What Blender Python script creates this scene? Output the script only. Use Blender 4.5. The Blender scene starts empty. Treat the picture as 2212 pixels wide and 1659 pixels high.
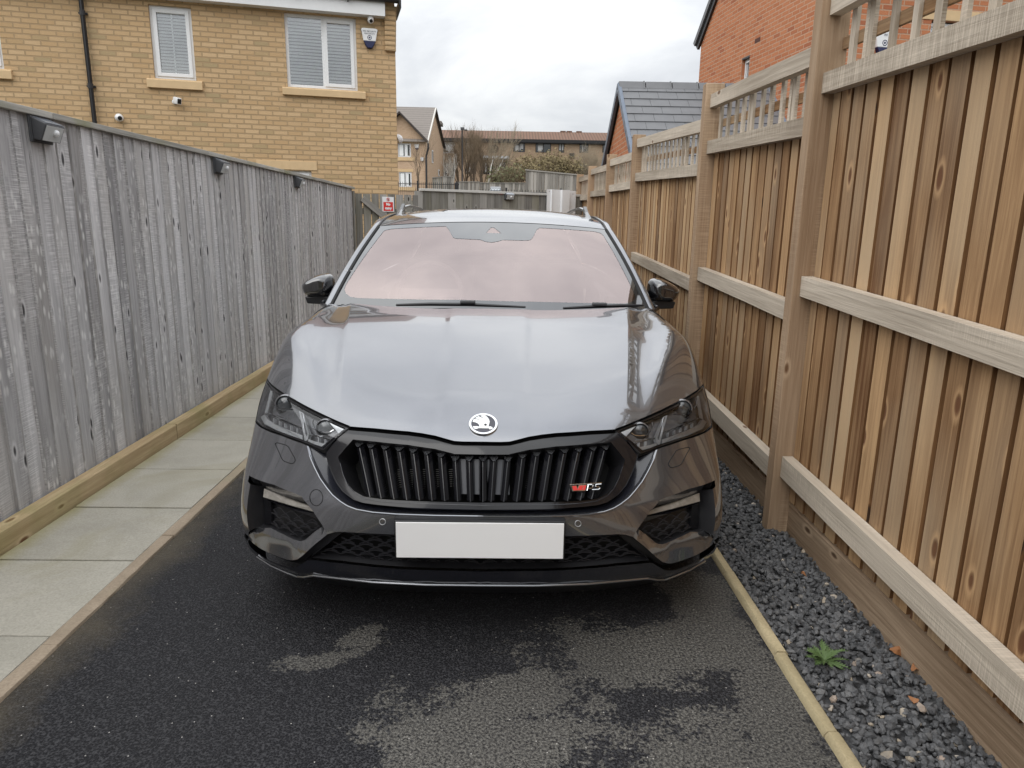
import bpy, bmesh, math, random
import numpy as np
from mathutils import Vector, Matrix, noise as mnoise
from mathutils.geometry import delaunay_2d_cdt
random.seed(7); rng = np.random.default_rng(7)
D = bpy.data; SC = bpy.context.scene; COL = SC.collection

# ------------------------------------------------------------------ camera
FPX, PPX, PPY, HC = 1500.0, 1106.0, 829.5, 1.40          # focal length and centre for a 2212 x 1659 picture
def _n(v): return v/np.linalg.norm(v)
_dY = _n(np.array([-18, -346., FPX])); _dn = np.array([-100, 6350., FPX]); _dn = _n(_dn-_dY*_dn.dot(_dY))
_dX = np.cross(_dn, _dY)
RW = np.stack([_dX, _dY, -_dn]); CAM = np.array([0, 0, HC])
cam = D.cameras.new('camera'); camo = D.objects.new('camera', cam); COL.objects.link(camo)
cam.sensor_width = 36; cam.sensor_fit = 'HORIZONTAL'; cam.lens = 36*FPX/2212; cam.clip_end = 900; cam.clip_start = .05
_m = RW @ np.diag([1, -1, -1.])
camo.matrix_world = Matrix([[*_m[0], 0], [*_m[1], 0], [*_m[2], HC], [0, 0, 0, 1]])
SC.camera = camo
def ray(u, v): return RW @ np.array([u-PPX, v-PPY, FPX])/FPX
def onz(u, v, z=0): d = ray(u, v); return CAM+d*(z-HC)/d[2]
def onx(u, v, x): d = ray(u, v); return CAM+d*x/d[0]
def ony(u, v, y): d = ray(u, v); return CAM+d*y/d[1]

# ------------------------------------------------------------------ sky, sun, exposure
SUN_EL, SUN_AZ = math.radians(42), math.radians(-138)     # sun behind thin cloud, from the left
W = D.worlds.new('World'); SC.world = W; W.use_nodes = True
nt = W.node_tree; nt.nodes.clear()
def N(t, typ, **kw):
    n = t.nodes.new(typ)
    for k, v in kw.items():
        if k[0] == '_': setattr(n, k[1:], v)
        else:
            i = int(k[1:]) if k[0] == 'i' and k[1:].isdigit() else k.replace('__', ' ')
            s = n.inputs[i]
            if isinstance(v, bpy.types.NodeSocket): t.links.new(v, s)
            else: s.default_value = v
    return n
def ramp(t, fac, stops, interp='LINEAR'):
    r = t.nodes.new('ShaderNodeValToRGB'); r.color_ramp.interpolation = interp
    els = r.color_ramp.elements
    while len(els) < len(stops): els.new(.5)
    for e, (p, c) in zip(els, stops):
        e.position = p; e.color = (c, c, c, 1) if not hasattr(c, '__len__') else (*c[:3], 1)
    t.links.new(fac, r.inputs[0]); return r.outputs[0]
def math_(t, op, a, b=None, clamp=False):
    n = t.nodes.new('ShaderNodeMath'); n.operation = op; n.use_clamp = clamp
    for s, v in ((0, a), (1, b)):
        if v is None: continue
        if isinstance(v, bpy.types.NodeSocket): t.links.new(v, n.inputs[s])
        else: n.inputs[s].default_value = v
    return n.outputs[0]
def mix(t, fac, a, b, mode='MIX'):
    n = t.nodes.new('ShaderNodeMix'); n.data_type = 'RGBA'; n.blend_type = mode
    for s, v in ((0, fac), (6, a), (7, b)):
        if isinstance(v, bpy.types.NodeSocket): t.links.new(v, n.inputs[s])
        else: n.inputs[s].default_value = v if s == 0 else (*v[:3], 1)
    return n.outputs[2]
sky = N(nt, 'ShaderNodeTexSky', _sky_type='NISHITA', _sun_disc=False, _sun_elevation=SUN_EL, _sun_rotation=SUN_AZ)
tc = N(nt, 'ShaderNodeTexCoord')
sep = N(nt, 'ShaderNodeSeparateXYZ', i0=tc.outputs['Generated'])
zz = math_(nt, 'MAXIMUM', sep.outputs[2], 0.0)
den = math_(nt, 'ADD', zz, .28)
px_ = math_(nt, 'DIVIDE', sep.outputs[0], den); py_ = math_(nt, 'DIVIDE', sep.outputs[1], den)
cv = N(nt, 'ShaderNodeCombineXYZ', i0=px_, i1=py_)
n1 = N(nt, 'ShaderNodeTexNoise', Vector=cv.outputs[0], Scale=1.5, Detail=7.0, Roughness=.56, Distortion=.35)
n2 = N(nt, 'ShaderNodeTexNoise', Vector=cv.outputs[0], Scale=.8, Detail=3.0)
cl = math_(nt, 'ADD', math_(nt, 'MULTIPLY', n1.outputs[0], .7), math_(nt, 'MULTIPLY', n2.outputs[0], .3))
cloud = ramp(nt, cl, [(.37, (4.95, 5.1, 5.35)), (.47, (6.1, 6.25, 6.45)), (.56, (7.4, 7.5, 7.55))])
grad = math_(nt, 'ADD', math_(nt, 'MULTIPLY', zz, 1.75), .78)     # an overcast sky is brightest overhead
ccol = mix(nt, 1.0, cloud, N(nt, 'ShaderNodeCombineXYZ', i0=grad, i1=grad, i2=grad).outputs[0], 'MULTIPLY')
skc = mix(nt, .93, sky.outputs[0], ccol)
bg = N(nt, 'ShaderNodeBackground', Color=skc, Strength=.1)
nt.links.new(bg.outputs[0], N(nt, 'ShaderNodeOutputWorld').inputs[0])
sl = D.lights.new('sun', 'SUN'); so = D.objects.new('sun', sl); COL.objects.link(so)
sl.energy = 1.1; sl.angle = math.radians(60); sl.color = (1, .965, .92)
sd = Vector((math.sin(SUN_AZ)*math.cos(SUN_EL), math.cos(SUN_AZ)*math.cos(SUN_EL), math.sin(SUN_EL)))
so.rotation_euler = sd.to_track_quat('Z', 'Y').to_euler(); so.location = (-8, -4, 12)
vs = SC.view_settings; vs.view_transform = 'Standard'; vs.look = 'None'; vs.gamma = 1; vs.use_curve_mapping = False
SC.display_settings.display_device = 'sRGB'; vs.exposure = .35

# ------------------------------------------------------------------ objects and mesh helpers
WM = {}
def tag(o, label=None, cat=None, group=None, kind=None):
    for k, v in (('label', label), ('category', cat), ('group', group), ('kind', kind)):
        if v: o[k] = v
    return o
def thing(name, label, cat, loc=(0, 0, 0), rot=0.0, group=None):
    o = D.objects.new(name, None); COL.objects.link(o); o.empty_display_size = .1
    o.location = loc; o.rotation_euler = (0, 0, rot)
    WM[o.name] = Matrix.Translation(loc) @ Matrix.Rotation(rot, 4, 'Z')
    return tag(o, label, cat, group)
def kids(o): return [c for c in list(D.objects) if c.parent == o]
def copy_tree(o, parent=None):
    c = o.copy(); COL.objects.link(c); c.parent = parent
    for ch in kids(o): copy_tree(ch, c)
    return c
class MB:
    def __init__(s): s.v = []; s.f = []; s.uv = []; s.t = []; s.m = []; s.cur = 0
    def face(s, pts, uv=None, tone=.5):
        i = len(s.v); s.v += [tuple(p) for p in pts]; s.f.append(tuple(range(i, i+len(pts))))
        if uv is None:
            p = [Vector(q) for q in pts]; nrm = Vector((0, 0, 0))
            for k in range(1, len(p)-1): nrm += (p[k]-p[0]).cross(p[k+1]-p[0])
            ax = max(range(3), key=lambda a: abs(nrm[a]))
            uv = [((q.y, q.z), (q.x, q.z), (q.x, q.y))[ax] for q in p]
        s.uv += [tuple(q) for q in uv]; s.t.append(tone); s.m.append(s.cur)
    def box(s, lo, hi, tone=.5, M=None, grain=None, uvo=None, skip=(), edge=None):
        (x0, y0, z0), (x1, y1, z1) = lo, hi
        P = [(x, y, z) for x in (x0, x1) for y in (y0, y1) for z in (z0, z1)]
        q = {'-x': (0, 1, 3, 2), '+x': (4, 6, 7, 5), '-y': (0, 4, 5, 1), '+y': (2, 3, 7, 6), '-z': (0, 2, 6, 4), '+z': (1, 5, 7, 3)}
        ax = {'x': (1, 2), 'y': (0, 2), 'z': (0, 1)}
        uo = uvo if uvo is not None else (0, 0)
        for k, idx in q.items():
            if k in skip: continue
            a, b = ax[k[1]]
            if grain is not None:                     # v runs along the grain
                g = 'xyz'.index(grain)
                if a == g: a, b = b, a
            uv = [(P[i][a]+uo[0], P[i][b]+uo[1]) for i in idx]
            pts = [P[i] if M is None else tuple(M @ Vector(P[i])) for i in idx]
            if edge is not None and k[1] == 'y': s.cur = 1
            s.face(pts, uv, tone); s.cur = 0 if edge is not None else s.cur
    def prism(s, poly, d0, d1, axis='y', tone=.5, M=None):
        """poly: 2-D outline (counter-clockwise seen from -axis), extruded along axis"""
        def pt(p, d):
            q = {'y': (p[0], d, p[1]), 'x': (d, p[0], p[1]), 'z': (p[0], p[1], d)}[axis]
            return q if M is None else tuple(M @ Vector(q))
        A = [pt(p, d0) for p in poly]; B = [pt(p, d1) for p in poly]; n = len(poly)
        uvp = [tuple(p) for p in poly]
        s.face(A, uvp, tone); s.face(B[::-1], uvp[::-1], tone)
        L = 0
        for i in range(n):
            j = (i+1) % n; l = math.dist(poly[i], poly[j])
            s.face([A[j], A[i], B[i], B[j]], [(L+l, 0), (L, 0), (L, d1-d0), (L+l, d1-d0)], tone); L += l
    def tube(s, pts, r, n=8, tone=.5, cap=True):
        pts = [Vector(p) for p in pts]; rs = r if hasattr(r, '__len__') else [r]*len(pts)
        rings = []; prev = None
        for i, p in enumerate(pts):
            d = (pts[min(i+1, len(pts)-1)]-pts[max(i-1, 0)]).normalized()
            u = d.orthogonal().normalized() if prev is None else (prev-d*prev.dot(d)).normalized()
            prev = u; w = d.cross(u)
            rings.append([p+(u*math.cos(a)+w*math.sin(a))*rs[i] for a in [2*math.pi*k/n for k in range(n)]])
        L = 0
        for i in range(len(pts)-1):
            l = (pts[i+1]-pts[i]).length
            for k in range(n):
                k2 = (k+1) % n; c = 2*math.pi*rs[i]/n
                s.face([rings[i][k], rings[i][k2], rings[i+1][k2], rings[i+1][k]], [(k*c, L), (k*c+c, L), (k*c+c, L+l), (k*c, L+l)], tone)
            L += l
        if cap: s.face(rings[0][::-1], None, tone); s.face(rings[-1], None, tone)
    def lathe(s, prof, n=20, M=None, tone=.5):
        """prof: (radius, height) pairs turned about z"""
        M = M or Matrix()
        R = [[M @ Vector((r*math.cos(2*math.pi*k/n), r*math.sin(2*math.pi*k/n), h)) for k in range(n)] for r, h in prof]
        for i in range(len(R)-1):
            for k in range(n):
                k2 = (k+1) % n; s.face([R[i][k], R[i][k2], R[i+1][k2], R[i+1][k]], None, tone)
        s.face(R[0][::-1], None, tone); s.face(R[-1], None, tone)
    def build(s, name, mats, parent=None, smooth=False, local=False, merge=False, bevel=0, auto=None):
        me = D.meshes.new(name); V = s.v
        if parent is not None and not local:
            Mi = WM[parent.name].inverted(); V = [tuple(Mi @ Vector(p)) for p in V]
        me.from_pydata(V, [], s.f)
        uvl = me.uv_layers.new(name='UVMap'); uvl.data.foreach_set('uv', np.array(s.uv, dtype=np.float32).ravel())
        at = me.attributes.new('tone', 'FLOAT', 'FACE'); at.data.foreach_set('value', np.array(s.t, dtype=np.float32))
        for m in (mats if isinstance(mats, (list, tuple)) else [mats]): me.materials.append(m)
        me.polygons.foreach_set('material_index', np.array(s.m, dtype=np.int32))
        if merge or bevel or smooth:
            bm = bmesh.new(); bm.from_mesh(me)
            bmesh.ops.remove_doubles(bm, verts=bm.verts, dist=1e-5)
            if bevel:
                es = [e for e in bm.edges if len(e.link_faces) == 2 and e.calc_face_angle(0) > .5]
                bmesh.ops.bevel(bm, geom=es, offset=bevel, segments=2, affect='EDGES', profile=.5, clamp_overlap=True)
            bm.to_mesh(me); bm.free()
        me.update()
        if smooth:
            me.polygons.foreach_set('use_smooth', np.ones(len(me.polygons), dtype=bool))
            me.set_sharp_from_angle(angle=math.radians(auto or 35))
        o = D.objects.new(name, me); COL.objects.link(o)
        if parent is not None:
            o.parent = parent; WM[o.name] = WM[parent.name].copy()
        return o

# ------------------------------------------------------------------ materials
def newmat(name):
    m = D.materials.new(name); m.use_nodes = True; t = m.node_tree
    return m, t, t.nodes['Principled BSDF']
def attr(t, name): return N(t, 'ShaderNodeAttribute', _attribute_name=name).outputs['Fac']
def uvv(t): return N(t, 'ShaderNodeUVMap').outputs[0]
def bump(t, b, h, dist, strength=1.0):
    n = N(t, 'ShaderNodeBump', Height=h, Distance=dist, Strength=strength); t.links.new(n.outputs[0], b.inputs['Normal'])
def sc(t, v, s): return N(t, 'ShaderNodeVectorMath', _operation='MULTIPLY', i0=v, i1=s).outputs[0]
def plain(name, col, rough=.5, metal=0.0, coat=0.0, var=.12, vs=14.0, spec=.5, bmp=0.0):
    m, t, b = newmat(name)
    o = N(t, 'ShaderNodeTexCoord').outputs['Object']
    n = N(t, 'ShaderNodeTexNoise', Vector=o, Scale=vs, Detail=5.0)
    c = mix(t, n.outputs[0], [x*(1-var) for x in col], [min(1, x*(1+var)) for x in col])
    t.links.new(c, b.inputs['Base Color'])
    b.inputs['Roughness'].default_value = rough; b.inputs['Metallic'].default_value = metal
    b.inputs['Coat Weight'].default_value = coat; b.inputs['Coat Roughness'].default_value = .03
    b.inputs['Specular IOR Level'].default_value = spec
    if bmp: bump(t, b, n.outputs[0], bmp)
    return m
def wood(name, dark, light, knot=(.05, .03, .02), green=None, saw=0.0, grainc=.55, tonev=.5, knots=1.0, rough=.85, stain=None, gs=1.0, flecks=0.0):
    m, t, b = newmat(name)
    uv = uvv(t); tn = attr(t, 'tone')
    n1 = N(t, 'ShaderNodeTexNoise', Vector=sc(t, uv, (75*gs, 2.2, 1)), Scale=1.0, Detail=6.0, Roughness=.62, Distortion=.5)
    n2 = N(t, 'ShaderNodeTexNoise', Vector=sc(t, uv, (9, 1.1, 1)), Scale=1.0, Detail=4.0)
    n3 = N(t, 'ShaderNodeTexNoise', Vector=sc(t, uv, (1.3, .7, 1)), Scale=1.0, Detail=3.0)
    f = math_(t, 'ADD', math_(t, 'MULTIPLY', n1.outputs[0], grainc), math_(t, 'MULTIPLY', n2.outputs[0], 1-grainc))
    f = math_(t, 'ADD', f, math_(t, 'MULTIPLY', math_(t, 'SUBTRACT', tn, .5), tonev))
    c = ramp(t, f, [(.28, dark), (.5, [(a+q)/2 for a, q in zip(dark, light)]), (.7, light)])
    if saw:
        s1 = N(t, 'ShaderNodeTexNoise', Vector=sc(t, uv, (6, 190, 1)), Scale=1.0, Detail=2.0)
        sm = ramp(t, N(t, 'ShaderNodeTexNoise', Vector=sc(t, uv, (7, .8, 1)), Scale=1.0, Detail=1.0).outputs[0], [(.47, 0.0), (.56, 1.0)])
        sf = math_(t, 'MULTIPLY', math_(t, 'MULTIPLY', ramp(t, s1.outputs[0], [(.46, 0.0), (.6, 1.0)]), sm), saw)
        c = mix(t, sf, c, [x*1.7 for x in light])
    if stain:
        st = ramp(t, n3.outputs[0], [(.45, 0.0), (.68, 1.0)]); c = mix(t, math_(t, 'MULTIPLY', st, .6), c, stain)
    v = N(t, 'ShaderNodeTexVoronoi', _voronoi_dimensions='2D', Vector=sc(t, uv, (8.5, 3.4, 1)), Scale=1.0, Randomness=1.0)
    wn = N(t, 'ShaderNodeTexWhiteNoise', Vector=v.outputs['Position'] if 'Position' in v.outputs else uv, _noise_dimensions='2D')
    has = math_(t, 'GREATER_THAN', wn.outputs[0], 1-.2*knots)
    kd = math_(t, 'ADD', v.outputs['Distance'], math_(t, 'MULTIPLY', math_(t, 'SUBTRACT', n2.outputs[0], .5), .17))
    k1 = math_(t, 'MULTIPLY', ramp(t, kd, [(.06, 1.0), (.115, .0)]), has)
    k2 = math_(t, 'MULTIPLY', ramp(t, kd, [(.09, 0.0), (.135, .8), (.22, .0)]), has)
    c = mix(t, math_(t, 'MULTIPLY', k2, .55), c, [min(1, x*1.25) for x in light])
    c = mix(t, math_(t, 'MULTIPLY', k1, .9), c, knot)
    if flecks:
        fv = N(t, 'ShaderNodeTexVoronoi', _voronoi_dimensions='2D', Vector=sc(t, uv, (22, 9, 1)), Scale=1.0); fw = N(t, 'ShaderNodeTexNoise', Vector=sc(t, uv, (2.2, 1.6, 1)), Scale=1.0, Detail=3.0)
        ff = math_(t, 'MULTIPLY', ramp(t, math_(t, 'ADD', fv.outputs['Distance'], math_(t, 'MULTIPLY', math_(t, 'SUBTRACT', n1.outputs[0], .5), .4)), [(.12, 1.0), (.26, 0.0)]), ramp(t, fw.outputs[0], [(.46, 0.0), (.6, 1.0)]))
        c = mix(t, math_(t, 'MULTIPLY', ff, flecks), c, (.74, .73, .71))
    if green:
        g = N(t, 'ShaderNodeTexNoise', Vector=N(t, 'ShaderNodeTexCoord').outputs['Object'], Scale=3.0, Detail=6.0)
        c = mix(t, math_(t, 'MULTIPLY', ramp(t, g.outputs[0], [(.5, 0.0), (.68, 1.0)]), .6), c, green)
    t.links.new(c, b.inputs['Base Color']); b.inputs['Roughness'].default_value = rough
    b.inputs['Specular IOR Level'].default_value = .25
    bump(t, b, math_(t, 'SUBTRACT', n1.outputs[0], math_(t, 'MULTIPLY', k1, .5)), .0035, .8)
    return m
def brick(name, c1, c2, mortar, dark, scale=1.0, rough=.9, bmp=.006, mort=.011):
    m, t, b = newmat(name)
    uv = uvv(t)
    wob = N(t, 'ShaderNodeTexNoise', Vector=uv, Scale=26.0, Detail=3.0)
    uvw = N(t, 'ShaderNodeVectorMath', _operation='ADD', i0=uv, i1=sc(t, N(t, 'ShaderNodeVectorMath', _operation='SUBTRACT', i0=wob.outputs['Color'], i1=(.5, .5, .5)).outputs[0], (.008, .006, 0))).outputs[0]
    br = N(t, 'ShaderNodeTexBrick', Vector=uvw, Color1=(0, 0, 0, 1), Color2=(1, 1, 1, 1), Mortar=(0, 0, 0, 1), Scale=1.0, _offset=.5)
    br.inputs['Mortar Size'].default_value = mort*scale; br.inputs['Mortar Smooth'].default_value = .25
    br.inputs['Brick Width'].default_value = .225*scale; br.inputs['Row Height'].default_value = .075*scale; br.inputs['Bias'].default_value = 0
    n = N(t, 'ShaderNodeTexNoise', Vector=sc(t, uv, (26, 60, 1)), Scale=1.0/scale, Detail=6.0, Roughness=.65)
    nl = N(t, 'ShaderNodeTexNoise', Vector=uv, Scale=.9, Detail=3.0)
    col = ramp(t, br.outputs[0], [(0.0, dark), (.12, c1), (.6, c2), (1.0, c1)])
    col = mix(t, math_(t, 'MULTIPLY', ramp(t, n.outputs[0], [(.35, 0.0), (.7, 1.0)]), .45), col, [x*.62 for x in c1])
    col = mix(t, math_(t, 'MULTIPLY', ramp(t, n.outputs[0], [(.55, 0.0), (.75, 1.0)]), .4), col, [min(1, x*1.5) for x in c2])
    col = mix(t, math_(t, 'MULTIPLY', ramp(t, nl.outputs[0], [(.4, 0.0), (.7, 1.0)]), .25), col, [x*.8 for x in c2])
    mc = mix(t, nl.outputs[0], [x*.8 for x in mortar], [x*1.15 for x in mortar])
    col = mix(t, br.outputs['Fac'], col, mc)
    t.links.new(col, b.inputs['Base Color']); b.inputs['Roughness'].default_value = rough; b.inputs['Specular IOR Level'].default_value = .2
    h = math_(t, 'ADD', math_(t, 'SUBTRACT', 1.0, br.outputs['Fac']), math_(t, 'MULTIPLY', n.outputs[0], .6))
    bump(t, b, h, bmp)
    return m
def glass(name, tint=(.02, .025, .03), rough=.03, spec=.9):
    m, t, b = newmat(name); o = N(t, 'ShaderNodeTexCoord').outputs['Object']
    n = N(t, 'ShaderNodeTexNoise', Vector=o, Scale=1.3, Detail=2.0)
    t.links.new(mix(t, n.outputs[0], [x*.7 for x in tint], [x*1.3 for x in tint]), b.inputs['Base Color'])
    b.inputs['Roughness'].default_value = rough; b.inputs['Specular IOR Level'].default_value = spec
    return m
def clearglass(name, tint=(1, 1, 1), refl=1.0, rough=.0, base=0.0):
    """thin pane: clear straight through, mirror-like by Fresnel"""
    m, t, b = newmat(name); t.nodes.remove(b)
    fr = N(t, 'ShaderNodeFresnel', IOR=1.5)
    f = math_(t, 'ADD', math_(t, 'MULTIPLY', fr.outputs[0], refl), base, True)
    a = N(t, 'ShaderNodeBsdfTransparent', Color=(*tint, 1)); g = N(t, 'ShaderNodeBsdfGlossy', Roughness=rough, Color=(1, 1, 1, 1))
    mx = N(t, 'ShaderNodeMixShader', i0=f, i1=a.outputs[0], i2=g.outputs[0])
    t.links.new(mx.outputs[0], t.nodes['Material Output'].inputs[0]); return m
M = {}
M['grey_wood'] = wood('weathered_grey_wood', (.23, .222, .224), (.61, .595, .598), knot=(.03, .028, .03), saw=.32, tonev=.36, knots=1.5, gs=.8, flecks=.7, stain=(.37, .345, .32))
M['grey_cap'] = wood('weathered_capping', (.27, .26, .235), (.55, .53, .48), green=(.22, .22, .10), tonev=.4, knots=.3)
M['gate_wood'] = wood('gate_wood', (.115, .108, .097), (.35, .335, .31), knot=(.02, .016, .013), stain=(.16, .15, .095), tonev=.28)
M['board'] = wood('new_fence_board', (.125, .056, .022), (.51, .325, .17), knot=(.13, .055, .025), tonev=.42, stain=(.47, .365, .245), knots=1.3)
M['board_shaded'] = wood('shaded_fence_board', (.12, .056, .022), (.27, .14, .06), tonev=.4, knots=.5)  # shade of gaps and board edges put into a darker colour
M['rail'] = wood('fence_rail', (.25, .205, .155), (.56, .49, .40), knot=(.16, .09, .05), tonev=.3, knots=.55, saw=.25)
M['post'] = wood('fence_post', (.25, .165, .10), (.52, .39, .27), knot=(.15, .075, .035), tonev=.25, knots=.3, saw=.2, stain=(.33, .205, .12))
M['gravel_board'] = wood('gravel_board', (.17, .11, .065), (.48, .36, .25), knot=(.09, .05, .03), tonev=.3, gs=.9)
M['sleeper'] = wood('treated_sleeper', (.30, .20, .10), (.60, .47, .29), knot=(.16, .07, .03), green=(.30, .27, .12), tonev=.35, knots=.6, gs=.6)
M['far_wood'] = wood('far_fence_wood', (.16, .15, .135), (.36, .34, .31), tonev=.6, knots=.5)
M['brick_y'] = brick('buff_brick', (.55, .37, .20), (.65, .465, .275), (.42, .30, .175), (.42, .33, .19))
M['brick_r'] = brick('red_brick', (.46, .175, .085), (.56, .235, .12), (.50, .33, .23), (.36, .125, .07), mort=.009)
M['brick_far'] = brick('far_buff_brick', (.57, .39, .26), (.64, .46, .32), (.50, .38, .27), (.50, .33, .22))
M['brick_flat'] = brick('flats_brown_brick', (.36, .245, .165), (.43, .30, .20), (.33, .26, .19), (.30, .18, .12))
M['stone'] = plain('cast_stone', (.62, .45, .26), .85, var=.14, vs=9, bmp=.002)
M['upvc'] = plain('white_upvc', (.80, .81, .82), .35, var=.03)
M['fascia'] = plain('white_fascia', (.78, .79, .80), .4, var=.05)
M['gutter'] = plain('black_gutter', (.018, .018, .02), .4, var=.2)
M['roof_brown'] = plain('brown_roof_tile', (.20, .13, .11), .75, var=.3, vs=5, bmp=.002)
M['roof_grey'] = plain('grey_roof_tile', (.115, .118, .125), .42, var=.22, vs=6, spec=.6, bmp=.001)
M['pane'] = clearglass('window_pane', (.93, .96, .95), 2.0, base=.20)
M['dark_pane'] = glass('dark_window_pane', (.02, .025, .028))
M['blind'] = plain('white_blind', (.82, .84, .84), .6, var=.05)
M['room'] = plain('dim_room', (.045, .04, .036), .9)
M['white'] = plain('white_plastic', (.76, .77, .78), .35, var=.05, vs=30)
M['black'] = plain('black_plastic', (.012, .012, .013), .35, var=.3)
M['navy'] = plain('dark_blue_plastic', (.012, .016, .07), .25)
M['grey_text'] = plain('grey_print', (.12, .13, .16), .5)
M['red'] = plain('red_print', (.62, .035, .03), .45, var=.06)
M['iron'] = plain('black_railing', (.016, .016, .018), .45)
M['dark_grey'] = plain('dark_grey_plastic', (.07, .072, .078), .5, var=.25)
M['lens_grey'] = plain('frosted_lens', (.55, .56, .56), .3, var=.15, vs=30)
M['solar'] = plain('solar_cell', (.20, .22, .26), .18, var=.15, coat=.6)
# ------------------------------------------------------------------ ground
def gz(y): return -.035 if -7 < y < 13.5 else 7.0*min(1, (-7-y)/7)-.035 if y <= -7 else -.035 if y < 13.5 else (-.035+.068*(y-13.5) if y < 92 else -.035+.068*78.5)  # behind the camera an added, unseen bank rises to darken reflections
def ground():
    ys = [-60, -14, -7, -3, 13.5, 20, 40, 60, 92, 140, 300, 600]; xs = [-400, -100, -30, 0, 30, 100, 400]
    v = [(x, y, gz(y)) for y in ys for x in xs]; n = len(xs)
    f = [(j*n+i, j*n+i+1, (j+1)*n+i+1, (j+1)*n+i) for j in range(len(ys)-1) for i in range(n-1)]
    me = D.meshes.new('ground'); me.from_pydata(v, [], f); m = plain('earth', (.10, .095, .07), .95, var=.4, vs=.7); me.materials.append(m)
    o = D.objects.new('ground', me); COL.objects.link(o); tag(o, kind='structure')
ground()
def ellmask(t, pos, spots, nz, amp=1.5):
    """union of wobbly-edged spots (cx, cy, rx, ry) on the ground: 1 inside"""
    best = None
    for cx, cy, rx, ry in spots:
        p = N(t, 'ShaderNodeVectorMath', _operation='SUBTRACT', i0=pos, i1=(cx, cy, 0)).outputs[0]
        l = N(t, 'ShaderNodeVectorMath', _operation='LENGTH', i0=sc(t, p, (1/rx, 1/ry, 0))).outputs['Value']
        best = l if best is None else math_(t, 'MINIMUM', best, l)
    best = math_(t, 'ADD', best, math_(t, 'MULTIPLY', math_(t, 'SUBTRACT', nz, .5), amp*2.6))
    return ramp(t, best, [(.86, 1.0), (1.0, 0.0)])
def tarmac():
    m, t, b = newmat('damp_tarmac'); o = N(t, 'ShaderNodeTexCoord').outputs['Object']
    vo = N(t, 'ShaderNodeTexVoronoi', Vector=o, Scale=165.0)
    wn = N(t, 'ShaderNodeTexNoise', Vector=o, Scale=120.0, Detail=3.0, Roughness=.7)
    ed = N(t, 'ShaderNodeTexNoise', Vector=o, Scale=5.5, Detail=8.0, Roughness=.72)
    fine = N(t, 'ShaderNodeTexNoise', Vector=o, Scale=70.0, Detail=3.0)
    big = N(t, 'ShaderNodeTexNoise', Vector=o, Scale=1.4, Detail=4.0)
    e2 = math_(t, 'ADD', math_(t, 'MULTIPLY', ed.outputs[0], .6), math_(t, 'MULTIPLY', fine.outputs[0], .4))
    wz = N(t, 'ShaderNodeTexNoise', Vector=o, Scale=4.5, Detail=3.0); wo = N(t, 'ShaderNodeVectorMath', _operation='ADD', i0=o, i1=sc(t, N(t, 'ShaderNodeVectorMath', _operation='SUBTRACT', i0=wz.outputs['Color'], i1=(.5, .5, .5)).outputs[0], (.42, .34, 0))).outputs[0]
    dry = ellmask(t, wo, [(-.58, 2.02, .17, .06), (-.46, 2.11, .12, .07), (-.05, 1.66, .34, .22), (.05, 1.86, .25, .11), (.48, 2.07, .36, .17), (.78, 2.25, .16, .44), (.62, 1.55, .36, .21), (.84, 1.75, .12, .4), (-.2, 1.45, .2, .2), (-.3, 2.72, .25, .1)], e2)
    dry = math_(t, 'MULTIPLY', dry, ramp(t, wn.outputs[0], [(.36, .15), (.52, 1.0)]))
    wet = ramp(t, math_(t, 'ADD', math_(t, 'MULTIPLY', wn.outputs[0], .65), math_(t, 'MULTIPLY', vo.outputs['Distance'], .5)), [(.3, (.006, .006, .007)), (.55, (.018, .018, .021)), (.75, (.062, .062, .066))])
    dryc = ramp(t, wn.outputs[0], [(.25, (.045, .043, .039)), (.5, (.115, .11, .10)), (.72, (.25, .24, .218))])
    c = mix(t, dry, wet, dryc)
    c = mix(t, math_(t, 'MULTIPLY', ramp(t, big.outputs[0], [(.4, 0.0), (.7, 1.0)]), .3), c, (.028, .028, .03))
    sp = N(t, 'ShaderNodeTexVoronoi', _voronoi_dimensions='2D', Vector=o, Scale=36.0)
    c = mix(t, math_(t, 'MULTIPLY', math_(t, 'LESS_THAN', sp.outputs['Distance'], .07), math_(t, 'GREATER_THAN', N(t, 'ShaderNodeTexWhiteNoise', Vector=sp.outputs['Position']).outputs[0], .95)), c, (.5, .48, .45))
    moss = N(t, 'ShaderNodeTexNoise', Vector=o, Scale=3.0, Detail=6.0, Roughness=.7)
    ex = ramp(t, math_(t, 'ADD', math_(t, 'MULTIPLY', N(t, 'ShaderNodeSeparateXYZ', i0=o).outputs[0], -1.0), math_(t, 'MULTIPLY', moss.outputs[0], .5)), [(1.45-.03, 0.0), (1.72, 1.0)])
    sx = N(t, 'ShaderNodeSeparateXYZ', i0=o).outputs[0]
    ex = ramp(t, math_(t, 'ADD', math_(t, 'MULTIPLY', math_(t, 'ADD', sx, 1.47), -3.2), math_(t, 'MULTIPLY', moss.outputs[0], 1.5)), [(.2, 0.0), (.8, 1.0)])
    c = mix(t, math_(t, 'MULTIPLY', ex, .5), c, (.15, .125, .085))
    t.links.new(c, b.inputs['Base Color'])
    t.links.new(math_(t, 'ADD', .62, math_(t, 'MULTIPLY', dry, .3)), b.inputs['Roughness'])
    b.inputs['Specular IOR Level'].default_value = .2
    bump(t, b, math_(t, 'ADD', wn.outputs[0], math_(t, 'MULTIPLY', vo.outputs['Distance'], -.7)), .006, .9)
    mb = MB(); mb.face([(-1.468, -3, 0), (.925, -3, 0), (.925, 11.9, 0), (-1.468, 11.9, 0)])
    tag(mb.build('driveway', m), kind='structure')
tarmac()
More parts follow.
